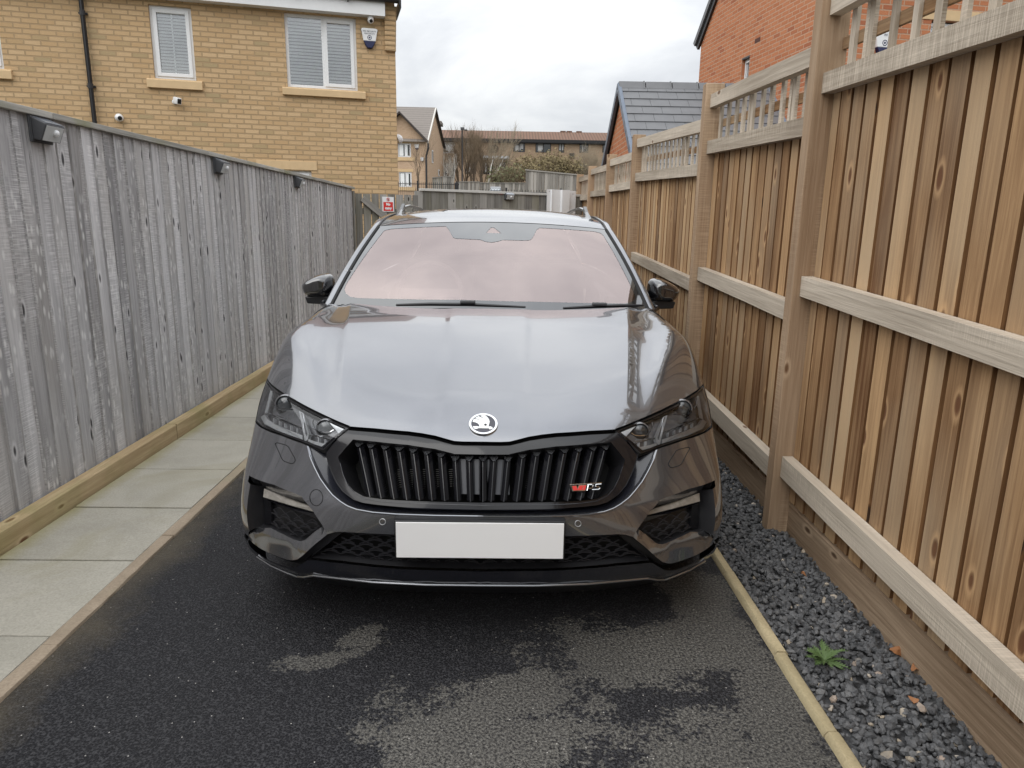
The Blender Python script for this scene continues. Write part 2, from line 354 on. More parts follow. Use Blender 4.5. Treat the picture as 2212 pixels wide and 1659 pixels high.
def concrete(name, c1, c2, tint, tintx=None, scale=1.0):
    m, t, b = newmat(name); o = N(t, 'ShaderNodeTexCoord').outputs['Object']
    n1 = N(t, 'ShaderNodeTexNoise', Vector=o, Scale=3.4*scale, Detail=7.0, Roughness=.65)
    n2 = N(t, 'ShaderNodeTexNoise', Vector=o, Scale=130.0, Detail=3.0)
    n3 = N(t, 'ShaderNodeTexNoise', Vector=o, Scale=1.7, Detail=4.0, Distortion=1.0)
    c = ramp(t, n1.outputs[0], [(.3, c1), (.7, c2)])
    tn = attr(t, 'tone'); c = mix(t, math_(t, 'MULTIPLY', tn, .5), c, [x*1.18 for x in c2])
    c = mix(t, math_(t, 'MULTIPLY', ramp(t, n2.outputs[0], [(.35, 0.0), (.7, 1.0)]), .35), c, [x*.62 for x in c1])
    c = mix(t, math_(t, 'MULTIPLY', ramp(t, n3.outputs[0], [(.5, 0.0), (.7, 1.0)]), .55), c, tint)
    if tintx is not None:
        sx = N(t, 'ShaderNodeSeparateXYZ', i0=o).outputs[0]
        f = ramp(t, math_(t, 'ADD', math_(t, 'ABSOLUTE', math_(t, 'SUBTRACT', sx, tintx)), math_(t, 'MULTIPLY', n1.outputs[0], .12)), [(.05, 1.0), (.16, 0.0)])
        c = mix(t, math_(t, 'MULTIPLY', f, .8), c, (.28, .25, .10))
    t.links.new(c, b.inputs['Base Color']); b.inputs['Roughness'].default_value = .9; b.inputs['Specular IOR Level'].default_value = .25
    bump(t, b, math_(t, 'ADD', n2.outputs[0], math_(t, 'MULTIPLY', n1.outputs[0], .7)), .002, .8)
    return m
def path():
    m = concrete('concrete_slab', (.33, .312, .262), (.455, .428, .365), (.30, .275, .185), -2.11)
    mb = MB(); pitch = .547; r = random.Random(3)
    for k in range(-3, 16):
        y0 = 2.135+pitch*k; dz = r.uniform(-.002, .002)
        mb.box((-2.10, y0+.004, -.04), (-1.530, y0+pitch-.004, .006+dz), tone=r.random())
    o = mb.build('path', m, bevel=.003); tag(o, kind='structure')
    mb = MB(); mb.face([(-2.2, 0, -.006), (-1.5, 0, -.006), (-1.5, 11, -.006), (-2.2, 11, -.006)])
    o = mb.build('path_bedding', plain('joint_dirt', (.07, .062, .042), .95, var=.4, vs=30)); tag(o, kind='structure')
path()
def kerbs():
    mL = concrete('kerb_concrete', (.27, .215, .155), (.42, .34, .255), (.33, .30, .20))
    mR = concrete('kerb_sandy_concrete', (.40, .33, .20), (.55, .46, .29), (.34, .29, .17))
    r = random.Random(5)
    for nm, x0, x1, top, ys, m in (('left', -1.522, -1.468, .012, [-.5, .36, 1.22, 2.077, 2.908, 3.75, 4.6, 5.45, 6.3, 7.15, 8.0, 8.85, 9.7, 10.4], mL),
                               ('right', .922, .968, .022, [.2, .78, 1.22, 1.675, 2.047, 2.598, 3.15, 3.7, 4.5, 5.4, 6.3, 7.2, 8.1, 9., 9.9, 10.8, 11.6], mR)):
        mb = MB()
        for a, b_ in zip(ys[:-1], ys[1:]):
            j = r.uniform(-.002, .002); n = max(3, int((b_-a)/.06)); rnd = .012 if nm == 'right' else .003
            prof = [(x0, -.05), (x0, top-rnd), (x0+rnd*.8, top), (x1-rnd*.8, top), (x1, top-rnd), (x1, -.05)]
            rows = []
            for k in range(n+1):
                y = a+.002+(b_-a-.004)*k/n; w = [(mnoise.noise((y*9, i*3.1, x0))*.0022) for i in range(6)]
                rows.append([(px+j+w[i], y, pz+j+w[(i+2) % 6]) for i, (px, pz) in enumerate(prof)])
            for k in range(n):
                for i in range(5): mb.face([rows[k][i], rows[k+1][i], rows[k+1][i+1], rows[k][i+1]][::-1], None, r.random()*.1+.3)
            mb.face(rows[0]); mb.face(rows[-1][::-1])
        o = mb.build('kerb', m, smooth=True, auto=50); tag(o, kind='structure')
kerbs()
def gravel():
    m, t, b = newmat('slate_gravel'); tn = attr(t, 'tone'); o = N(t, 'ShaderNodeTexCoord').outputs['Object']
    n = N(t, 'ShaderNodeTexNoise', Vector=o, Scale=90.0, Detail=4.0)
    c = ramp(t, tn, [(0.0, (.040, .041, .043)), (.5, (.075, .077, .081)), (.8, (.12, .122, .126)), (.975, (.15, .148, .145)), (.982, (.36, .29, .20)), (.992, (.48, .44, .38)), (1.0, (.24, .16, .11))], 'LINEAR')
    c = mix(t, ramp(t, n.outputs[0], [(.4, 0.0), (.7, .55)]), c, (.145, .147, .15)); c = mix(t, .35, c, ramp(t, tn, [(0.0, (.035, .036, .039)), (.972, (.09, .09, .095)), (.982, (.42, .35, .26)), (1.0, (.5, .42, .35))]))
    t.links.new(c, b.inputs['Base Color']); b.inputs['Roughness'].default_value = .6
    bump(t, b, n.outputs[0], .003)
    bm = bmesh.new(); bmesh.ops.create_icosphere(bm, subdivisions=1, radius=1)
    bv = np.array([v.co[:] for v in bm.verts]); bf = np.array([[v.index for v in f.verts] for f in bm.faces]); bm.free()
    V = []; F = []; T = []; off = 0
    for y0, y1, dens, s0 in ((1.2, 3.3, 5400, .0120), (3.3, 4.6, 3000, .0130), (4.6, 11.5, 500, .017)):
        cnt = int((y1-y0)*.385*dens)
        for _ in range(cnt):
            x = rng.uniform(.968, 1.352); y = rng.uniform(y0, y1); s = s0*rng.uniform(.55, 1.35)
            v = bv*rng.uniform(.7, 1.15, (len(bv), 1))*s*np.array([rng.uniform(.8, 1.4), rng.uniform(.7, 1.1), rng.uniform(.5, .85)])
            a, b_, c_ = rng.uniform(0, 6.28, 3)
            R = np.array(Matrix.Rotation(a, 3, 'Z') @ Matrix.Rotation((b_-3.14)*.25, 3, 'X') @ Matrix.Rotation((c_-3.14)*.25, 3, 'Y'))
            hump = .006+.014*math.sin((x-.968)/.384*math.pi)
            V.append(v @ R.T+[x, y, rng.uniform(-.006, .010)+hump]); F.append(bf+off); off += len(bv)
            T.append(np.full(len(bf), rng.random()))
    me = D.meshes.new('gravel'); V = np.concatenate(V); F = np.concatenate(F); T = np.concatenate(T)
    i = len(V); V = np.concatenate([V, [[.966, .3, .002], [1.36, .3, .002], [1.36, 11.9, .002], [.966, 11.9, .002]]])
    me.from_pydata(V.tolist(), [], F.tolist()+[[i, i+1, i+2, i+3]])
    at = me.attributes.new('tone', 'FLOAT', 'FACE'); at.data.foreach_set('value', np.concatenate([T, [.05]]).astype(np.float32))
    me.materials.append(m); ob = D.objects.new('gravel', me); COL.objects.link(ob); tag(ob, 'loose dark slate gravel strip along the foot of the wooden fence', 'gravel', kind='stuff')
gravel()

# ------------------------------------------------------------------ left side: sleepers, grey fence, solar lights
SLW = ['farthest of those along the grey fence', 'second from the far end along the grey fence', 'beside the headlamp on the left of the car', 'nearest of those along the grey fence']
r = random.Random(11)
for k, (a, b_) in enumerate([(9.16, 10.4), (6.76, 9.155), (4.365, 6.755), (1.96, 4.36)]):
    mb = MB(); e = .004*r.random(); n = 14; tn = r.uniform(.35, .65)
    for i in range(n):
        y0, y1 = a+(b_-a)*i/n, a+(b_-a)*(i+1)/n
        w0, w1 = [.003*mnoise.noise((y*2.3, k, 0)) for y in (y0, y1)]
        P0 = [(-2.112+w0+e, y0, -.03), (-2.112+w0+e, y0, .094+w0), (-2.117+w0+e, y0, .100+w0), (-2.176, y0, .100+w0)]
        P1 = [(-2.112+w1+e, y1, -.03), (-2.112+w1+e, y1, .094+w1), (-2.117+w1+e, y1, .100+w1), (-2.176, y1, .100+w1)]
        for j in range(3):
            u0 = [0, .13, .137, .2][j]; u1 = [0, .13, .137, .2][j+1]
            mb.face([P0[j+1], P1[j+1], P1[j], P0[j]], [(u1+k, y0), (u1+k, y1), (u0+k, y1), (u0+k, y0)], tn)
    mb.face([(-2.112+e, a, -.03), (-2.112+e, a, .1), (-2.176, a, .1), (-2.176, a, -.03)][::-1], None, .3)
    o = mb.build('timber_sleeper', M['sleeper'])
    tag(o, 'yellowish timber sleeper, '+SLW[k], 'sleeper', 'sleepers edging the path')
def board_run(mb, x, y0, y1, z0, z1, w, pitch, th, r, lean=.0, side=1, zj=.0):
    """vertical boards along y, face at x looking to -side*x; each a thin wedge with its own tone"""
    y = y0; k = 0
    while y < y1-.01:
        yb = min(y+w, y1); tn = min(1, max(0, r.gauss(.5, .24))); j = r.uniform(-.003, .003); dz = r.uniform(-zj, zj)
        uo = (r.random()*40, r.random()*40)
        t0, t1 = th, th*(1-lean)
        for a, b_ in ((0, 1),):
            xa = x+j; sk = r.uniform(-.004, .004)
            P = [(xa, y, z0), (xa-side*0, yb, z0)]
            A = (xa, y, z0); B = (xa+side*th*lean, yb, z0); Cc = (xa+side*th*lean, yb+sk, z1+dz); Dd = (xa, y+sk, z1+dz)
            back = x+side*(th+.004)
            A2, B2, C2, D2 = [(back, p[1], p[2]) for p in (A, B, Cc, Dd)]
            def U(p): return (p[1]-y+uo[0], p[2]+uo[1])
            def Us(p): return (p[0]*1.0+uo[0]+.3, p[2]+uo[1])
            fs = [([A, Dd, Cc, B], U), ([A2, D2, Dd, A], Us), ([B, Cc, C2, B2], Us), ([Dd, D2, C2, Cc], lambda p: (p[1]+uo[0], p[0]+uo[1]))]
            for pts, fu in fs:
                if side < 0: pts = pts[::-1]
                mb.face(pts, [fu(p) for p in pts], tn)
        y += pitch; k += 1
fl = thing('closeboard_fence', 'long weathered grey closeboard fence with a capping rail left of the path', 'fence', (-2.19, 6, 0))
mb = MB(); r = random.Random(21); board_run(mb, -2.182, -4.0, 10.42, .03, 1.856, .125, .104, .016, r, lean=.75, side=-1, zj=.004)
mb.build('board_panel', M['grey_wood'], fl)
mb = MB(); y = -4.0
for seg in [.5, 1.8, 3.55, 5.35, 7.15, 8.95, 10.46]:
    mb.box((-2.222, y, 1.855), (-2.160, seg-.004, 1.885), grain='y', uvo=(r.random()*9, r.random()*9), tone=r.random()); y = seg
mb.build('capping', M['grey_cap'], fl, bevel=.003)
mb = MB()
for z in (.3, .95, 1.6): mb = MB(); mb.box((-2.26, -4, z-.04), (-2.205, 10.4, z+.04), grain='y'); mb.build('rail', M['grey_wood'], fl)
for y in (-.5, 1.3, 3.1, 4.9, 6.7, 8.5, 10.38):
    mb = MB(); mb.box((-2.30, y-.05, 0), (-2.206, y+.05, 1.84), grain='z', uvo=(y, 0)); mb.build('post', M['gate_wood'], fl)

def solar_light(label, loc, rot):
    """a wedge-shaped solar wall light; local +x points out of the fence, z up, y along it"""
    t = thing('solar_light', label, 'solar light', loc, rot, 'solar lights on the fences')
    w = .075
    mb = MB(); mb.prism([(0, -.06), (.012, -.06), (.012, .052), (0, .052)], -w, w, 'y'); mb.box((.0, -w-.006, -.065), (.007, w+.006, .058))
    mb.build('backplate', M['dark_grey'], t, local=True, bevel=.002)
    mb = MB(); mb.prism([(.012, -.052), (.046, -.058), (.076, .010), (.076, .018), (.012, .046)], -w+.002, w-.002, 'y')
    mb.build('housing', M['dark_grey'], t, local=True, bevel=.004)
    mb = MB(); mb.prism([(.018, .0450), (.075, .0195), (.0755, .0215), (.0185, .0470)], -w+.010, w-.010, 'y'); mb.build('solar_panel', M['solar'], t, local=True)
    mb = MB(); mb.prism([(.0465, -.0555), (.0490, -.0565), (.0785, .0085), (.0760, .0095)], -w+.012, w-.012, 'y'); mb.build('lens', M['lens_grey'], t, local=True)
    mb = MB(); Mx = Matrix.Translation((.066, .012, -.018)) @ Matrix.Rotation(math.radians(108), 4, 'Y')
    mb.lathe([(.0165, -.004), (.0165, .004), (.014, .010), (.008, .015), (.0, .0165)], 14, Mx); mb.build('sensor', M['white'], t, local=True, smooth=True)
    return t
sl_ = [solar_light('wedge shaped solar light nearest the camera under the grey fence capping', (-2.178, 3.46, 1.80), 0)]
for lab, loc, rot in (('middle of three solar lights along the left grey fence', (-2.178, 5.53, 1.80), 0),
                      ('farthest of three solar lights along the left grey fence', (-2.178, 7.6, 1.80), 0)):
    c = copy_tree(sl_[0]); c.location = loc; c.rotation_euler = (0, 0, rot); c['label'] = lab

# ------------------------------------------------------------------ back fence, gate, sign, boards
BA = math.atan(.5); bl = Matrix.Translation((-2.19, 10.45, 0)) @ Matrix.Rotation(BA, 4, 'Z')
bdir = Vector((math.cos(BA), math.sin(BA), 0)); bn = Vector((math.sin(BA), -math.cos(BA), 0))
def bhit(u, v):          # a point of the picture on the plane of the back fence: (along, height)
    d = Vector(ray(u, v)); o = Vector((-2.19, 10.45, 0)); t = (o-Vector(CAM)).dot(bn)/d.dot(bn)
    p = Vector(CAM)+d*t; return ((p-o).dot(bdir), p.z)
gx0, gx1 = bhit(767, 430)[0], bhit(896, 430)[0]; fx1 = bhit(1275, 430)[0]+.25
g = thing('garden_gate', 'grey boarded gate with a diagonal brace at the end of the grey fence', 'gate', (-2.19, 10.45, 0), BA)
mb = MB(); r = random.Random(4); edges = [405, 580, 765, 945, 1118, 1303, 1480, 1663, 1800]
for a, b_ in zip(edges[:-1], edges[1:]):
    s0, s1 = bhit(727.7+.0987*a, 430)[0], bhit(727.7+.0987*b_, 430)[0]
    mb.box((s0, 0, .06), (s1-.020, .018, 1.80+r.uniform(-.004, .004)), grain='z', uvo=(r.random()*50, r.random()*50), tone=r.random())
mb.build('board_panel', M['gate_wood'], g, local=True)
b0, b1 = bhit(782, 429), bhit(838, 475); v = Vector((b1[0]-b0[0], 0, b1[1]-b0[1])); L = v.length*2.4; ang = math.atan2(v.z, v.x)
mb = MB(); mb.box((0, -.034, -.045), (L, -.002, .045), grain='x', M=Matrix.Translation((b0[0], 0, b0[1])) @ Matrix.Rotation(-ang, 4, 'Y'), tone=.75)
mb.build('brace', M['gate_wood'], g, local=True, bevel=.003)
mb = MB()
for z in (.35, 1.55): mb = MB(); mb.box((gx0, .02, z-.045), (gx1, .055, z+.045), grain='x', uvo=(z, 1)); mb.build('rail', M['gate_wood'], g, local=True)
mb = MB(); mb.box((bhit(761, 430)[0], -.04, 0), (gx0-.012, .06, 1.83), grain='z'); mb.build('gate_post', M['gate_wood'], g, local=True, bevel=.003)
bf = thing('back_fence', 'grey board fence with pale capping behind the car\'s roof', 'fence', (-2.19, 10.45, 0), BA)
mb = MB(); x = gx1; r = random.Random(9)
while x < fx1:
    w = .135; mb.box((x, r.uniform(0, .01), .02), (x+w-.004, .02, 1.865), grain='z', uvo=(r.random()*50, r.random()*50), tone=r.random()); x += w
mb.build('board_panel', M['gate_wood'], bf, local=True)
mb = MB(); cx0 = bhit(907, 404)[0]; mid = bhit(1166, 420)[0]
mb.box((cx0, -.022, 1.868), (mid-.003, .05, 1.905), grain='x', tone=.9); mb.box((mid, -.022, 1.868), (fx1, .05, 1.905), grain='x', uvo=(3, 1), tone=.7)
mb.build('capping', plain('pale_capping', (.52, .51, .48), .8, var=.15), bf, local=True, bevel=.003)
p = bhit(1098.5, 423); q = bl @ Vector((p[0], -.004, p[1])); c = copy_tree(sl_[0]); c.location = q; c.rotation_euler = (0, 0, BA-math.pi/2)
c['label'] = 'solar light on the back fence above the car roof'
def text_mesh(name, s, size, mat, parent, loc, rotx=math.pi/2, align='CENTER', ext=.0004, sx=1.0, shear=0.0, bold=0.0):
    cu = D.curves.new(name, 'FONT'); cu.body = s; cu.size = size; cu.align_x = align; cu.align_y = 'CENTER'; cu.extrude = ext; cu.shear = shear; cu.offset = bold
    o = D.objects.new(name+'_tmp', cu); COL.objects.link(o); bpy.context.view_layer.update()
    me = D.meshes.new_from_object(o.evaluated_get(bpy.context.evaluated_depsgraph_get())); D.objects.remove(o)
    T = Matrix.Translation(loc) @ Matrix.Rotation(rotx, 4, 'X') @ Matrix.Diagonal((sx, 1, 1, 1)); me.transform(T); me.name = name
    me.materials.clear(); me.materials.append(mat); ob = D.objects.new(name, me); COL.objects.link(ob); ob.parent = parent; WM[ob.name] = WM[parent.name].copy(); return ob
p0, p1 = bhit(826, 457), bhit(850.3, 425.8); sw, sh = (p1[0]-p0[0]), (p1[1]-p0[1])
q = bl @ Vector(((p0[0]+p1[0])/2, -.006, p0[1]))
sg = thing('warning_sign', 'white and red no entry sign on the grey gate', 'sign', q, BA)
mb = MB(); mb.box((-sw/2, -.003, 0), (sw/2, .003, sh)); mb.build('sign_plate', M['white'], sg, local=True, bevel=.001)
mb = MB(); mb.box((-sw*.41, -.0045, sh*.05), (sw*.41, -.0025, sh*.655)); mb.build('red_panel', M['red'], sg, local=True)
text_mesh('lettering', 'No', sh*.215, M['white'], sg, (0, -.0052, sh*.50), bold=.004); text_mesh('lettering', 'entry', sh*.215, M['white'], sg, (0, -.0052, sh*.235), bold=.004)
mb = MB(); n = 28
for k in range(n):
    a, b_ = 2*math.pi*k/n, 2*math.pi*(k+1)/n; ro, ri = sh*.125, sh*.098
    mb.face([(ro*math.cos(a), -.0045, sh*.825+ro*math.sin(a)), (ro*math.cos(b_), -.0045, sh*.825+ro*math.sin(b_)), (ri*math.cos(b_), -.0045, sh*.825+ri*math.sin(b_)), (ri*math.cos(a), -.0045, sh*.825+ri*math.sin(a))])
mb.box((-.004, -.0044, -sh*.1), (.004, -.0034, sh*.1), M=Matrix.Translation((0, 0, sh*.825)) @ Matrix.Rotation(math.radians(-45), 4, 'Y'))
mb.build('prohibition_ring', M['red'], sg, local=True)
mb = MB(); hand = [(-.030, -.01), (-.012, -.05), (.016, -.05), (.03, -.018), (.036, .012), (.026, .014), (.022, .03), (.014, .032), (.010, .046), (.002, .047), (-.002, .042), (-.010, .046), (-.016, .036), (-.020, .006), (-.034, .010), (-.036, .002)]
kx = sh*.125/.075; mb.prism([(x*kx, sh*.825+z*kx) for x, z in hand], -.0034, -.003); mb.build('hand_symbol', M['black'], sg, local=True)
# white boards propped against the back fence
p0, p1 = bhit(1178.5, 409), bhit(1227, 411); p2 = bhit(1242.5, 413)
q = bl @ Vector((p0[0], -.05, .02)); wd = p1[0]-p0[0]; ht = p0[1]-.02
w1_ = thing('ribbed_board', 'white ribbed plastic board standing against the back fence', 'board', q, BA)
mb = MB(); prof = [(0, 0), (wd*.17, .004), (wd*.19, -.018), (wd*.22, -.018), (wd*.24, .004), (wd*.60, .002), (wd*.64, -.030), (wd*.98, -.026), (wd, .0)]
for (x0, y0), (x1, y1) in zip(prof[:-1], prof[1:]): mb.face([(x0, y0, 0), (x1, y1, 0), (x1, y1, ht), (x0, y0, ht)]); mb.face([(x0, y0+.006, 0), (x1, y1+.006, 0), (x1, y1+.006, ht), (x0, y0+.006, ht)][::-1]); mb.face([(x0, y0, ht), (x1, y1, ht), (x1, y1+.006, ht), (x0, y0+.006, ht)])
mb.build('board_sheet', M['white'], w1_, local=True)
mb = MB(); mb.lathe([(.006, 0), (.006, .004)], 10, Matrix.Translation((wd*.1, .002, ht-.03)) @ Matrix.Rotation(math.pi/2, 4, 'X')); mb.build('screw', M['dark_grey'], w1_, local=True)
q = bl @ Vector((p1[0]-.1, -.028, .02)); wd2 = p2[0]-p1[0]+.1
w2_ = thing('flat_board', 'flat white board tucked behind the ribbed white board', 'board', q, BA)
mb = MB(); mb.box((0, 0, 0), (wd2, .012, p2[1]-.02)); mb.build('board_sheet', M['white'], w2_, local=True, bevel=.002)
mb = MB(); mb.lathe([(.006, 0), (.006, .004)], 10, Matrix.Translation((wd2*.75, 0, p2[1]-.07)) @ Matrix.Rotation(math.pi/2, 4, 'X')); mb.build('screw', M['dark_grey'], w2_, local=True)

# ------------------------------------------------------------------ right fence with trellis
fr = thing('trellis_fence', 'tall new brown timber fence with trellis top right of the gravel', 'fence', (1.30, 6, 0))
PY = [-2.2, -.45, 1.30, 3.07, 4.69, 7.16, 8.90, 10.80, 12.5]; PH = [2.5, 2.5, 2.5, 2.42, 2.275, 2.265, 2.245, 2.255, 2.25]
r = random.Random(31)
for y, h in zip(PY, PH):
    mb = MB(); mb.box((1.253, y-.065, -.03), (1.372, y+.008, h), grain='z', uvo=(r.random()*30, r.random()*30), tone=r.random())
    mb.build('post', M['post'], fr, bevel=.004)
# per bay: (bottom rail, middle rail, rail under the trellis, top rail) upper edges at near and far end
BAY = [((.325, .385), (1.12, 1.20), (1.945, 2.014), (2.235, 2.305))]*2+[((.325, .385), (1.12, 1.20), (1.945, 2.014), (2.235, 2.305)), ((.33, .375), (1.075, 1.142), (1.864, 1.932), (2.142, 2.208)),
       ((.33, .37), (1.05, 1.145), (1.806, 1.905), (2.080, 2.222)), ((.34, .37), (1.08, 1.14), (1.842, 1.880), (2.118, 2.182)), ((.34, .37), (1.08, 1.14), (1.845, 1.892), (2.142, 2.207)), ((.34, .37), (1.08, 1.14), (1.85, 1.892), (2.15, 2.2))]
RH = (.098, .085, .078, .078)
for i, bay in enumerate(BAY):
    y0, y1 = PY[i]+.012, PY[i+1]-.068
    for k, (za, zb) in enumerate(bay):
        mb = MB(); h = RH[k]; x0, x1 = (1.285, 1.334); uo = (r.random()*30, r.random()*30); tn = r.random(); ns = 10
        ys = [y0+(y1-y0)*q/ns for q in range(ns+1)]; zs = [za+(zb-za)*q/ns+.0015*mnoise.noise((y*5, k*4., i*7.)) for q, y in enumerate(ys)]
        for q in range(ns):
            a, b_, c, d = ys[q], ys[q+1], zs[q], zs[q+1]
            mb.face([(x0, a, c-h), (x0, a, c), (x0, b_, d), (x0, b_, d-h)], [(uo[0], a+uo[1]), (uo[0]+h, a+uo[1]), (uo[0]+h, b_+uo[1]), (uo[0], b_+uo[1])], tn)
            mb.face([(x0, a, c), (x1, a, c), (x1, b_, d), (x0, b_, d)], [(uo[0]+h, a+uo[1]), (uo[0]+h+.05, a+uo[1]), (uo[0]+h+.05, b_+uo[1]), (uo[0]+h, b_+uo[1])], tn)
            mb.face([(x0, a, c-h), (x0, b_, d-h), (x1, b_, d-h), (x1, a, c-h)], [(uo[0]+1, a+uo[1]), (uo[0]+1, b_+uo[1]), (uo[0]+1.05, b_+uo[1]), (uo[0]+1.05, a+uo[1])], tn)
            mb.face([(x1, a, c-h), (x1, b_, d-h), (x1, b_, d), (x1, a, c)], [(0, a), (0, b_), (h, b_), (h, a)], tn)
        for a, c in ((y0, za), (y1, zb)):
            mb.face([(x0, a, c-h), (x1, a, c-h), (x1, a, c), (x0, a, c)] if a == y0 else [(x0, a, c), (x1, a, c), (x1, a, c-h), (x0, a, c-h)], [(0, 0), (.05, 0), (.05, .08), (0, .08)], .3)
        mb.build('rail', M['rail'], fr)
    tb = bay[2]
    mb = MB(); y = y0+.01; n = 0
    while y < y1-.02:                                     # front boards with a gap between them
        w = r.uniform(.078, .09); yb = min(y+w, y1); f0 = (y-y0)/(y1-y0); top = tb[0]+(tb[1]-tb[0])*f0-.004
        mb.box((1.336+r.uniform(0, .004), y, .17), (1.358, yb, top), grain='z', uvo=(r.random()*60, r.random()*60), tone=min(1, max(0, r.gauss(.62, .25))), edge=1); y += w+r.uniform(.013, .022)
    mb.build('board_panel', [M['board'], M['board_shaded']], fr)
    mb = MB(); y = y0-.03                                  # boards on the far side close the gaps
    while y < y1:
        w = .1; f0 = max(0, (y-y0)/(y1-y0)); top = tb[0]+(tb[1]-tb[0])*f0-.03
        yb = min(y+w, y1+.05)
        if yb > y0+.055 or i == 2: mb.box((1.366, y, .17), (1.382, yb, top), grain='z', uvo=(r.random()*60, r.random()*60), tone=r.random())
        y += w+.004
    mb.build('back_boards', M['board_shaded'], fr)
    top = bay[3]; mb = MB(); y = y0+.05                    # trellis battens
    while y < y1-.02:
        f0 = (y-y0)/(y1-y0); zt = top[0]+(top[1]-top[0])*f0-.07; zb_ = tb[0]+(tb[1]-tb[0])*f0-.03
        w = r.uniform(.030, .040); mb.box((1.337, y, zb_), (1.352, y+w, zt+.03), grain='z', uvo=(r.random()*60, r.random()*60), tone=r.uniform(.3, 1)); y += .138+r.uniform(-.012, .012)
        if r.random() < .12: mb.box((1.337, y-.138+w+.003, zb_), (1.351, y-.138+w*1.9, zt+.03), grain='z', uvo=(r.random()*60, 3), tone=.8)
    mb.build('trellis_battens', M['rail'], fr)
    mb = MB(); Ls = y1-y0; za, zb = (tb[0]+top[0]-.07)/2, (tb[1]+top[1]-.07)/2
    T = Matrix.Translation((0, y0-.02, za)) @ Matrix.Rotation(math.atan2(zb-za, Ls), 4, 'X')
    mb.box((1.3525, 0, -.022), (1.368, Ls+.04, .022), grain='y', M=T, uvo=(i*3., 1), tone=.35); mb.build('trellis_rail', M['board'], fr)
    for k, z in enumerate((bay[1][1]-.02, tb[1]-.09, bay[0][1]-.1)):   # dark packing blocks beside the posts
        mb = MB(); mb.box((1.300, PY[i]+.010, z-.05), (1.334, PY[i]+.045, z+.06), grain='z', tone=.1); mb.build('packing_block', M['board_shaded'], fr)
    mb = MB(); ns = 12; ys = [y0+(y1-y0)*q/ns for q in range(ns+1)]; uo = r.random()*9
    for q in range(ns):
        a, b_ = ys[q], ys[q+1]; wa, wb = [.004*mnoise.noise((y*3, i, 2)) for y in (a, b_)]
        for P, U in (([(1.342+wa, a, -.03), (1.342+wa, a, .148+wa), (1.342+wb, b_, .148+wb), (1.342+wb, b_, -.03)], [(0, a), (.18, a), (.18, b_), (0, b_)]),
                     ([(1.342+wa, a, .148+wa), (1.385, a, .155), (1.385, b_, .155), (1.342+wb, b_, .148+wb)], [(.18, a), (.225, a), (.225, b_), (.18, b_)])):
            mb.face(P, [(x+uo, y+uo) for x, y in U], .45)
    mb.build('gravel_board', M['gravel_board'], fr)
# ------------------------------------------------------------------ houses
def wall_cells(mb, x0, x1, z0, z1, holes, put, tone=.5):
    xs = sorted({x0, x1, *[h[0] for h in holes], *[h[1] for h in holes]}); zs = sorted({z0, z1, *[h[2] for h in holes], *[h[3] for h in holes]})
    xs = [x for x in xs if x0 <= x <= x1]; zs = [z for z in zs if z0 <= z <= z1]
    for a, b_ in zip(xs[:-1], xs[1:]):
        for c, d in zip(zs[:-1], zs[1:]):
            if any(h[0] < (a+b_)/2 < h[1] and h[2] < (c+d)/2 < h[3] for h in holes): continue
            mb.face([put(a, c), put(b_, c), put(b_, d), put(a, d)], [(a, c), (b_, c), (b_, d), (a, d)], tone)
def reveals(mb, h, put, d):
    x0, x1, z0, z1 = h
    for a, b_ in (((x0, z0), (x0, z1)), ((x1, z1), (x1, z0)), ((x0, z1), (x1, z1)), ((x1, z0), (x0, z0))):
        A, B = put(*a), put(*b_); A2, B2 = put(*a, d), put(*b_, d)
        mb.face([A, B, B2, A2], [(a[0]+a[1], 0), (b_[0]+b_[1], 0), (b_[0]+b_[1], d), (a[0]+a[1], d)])
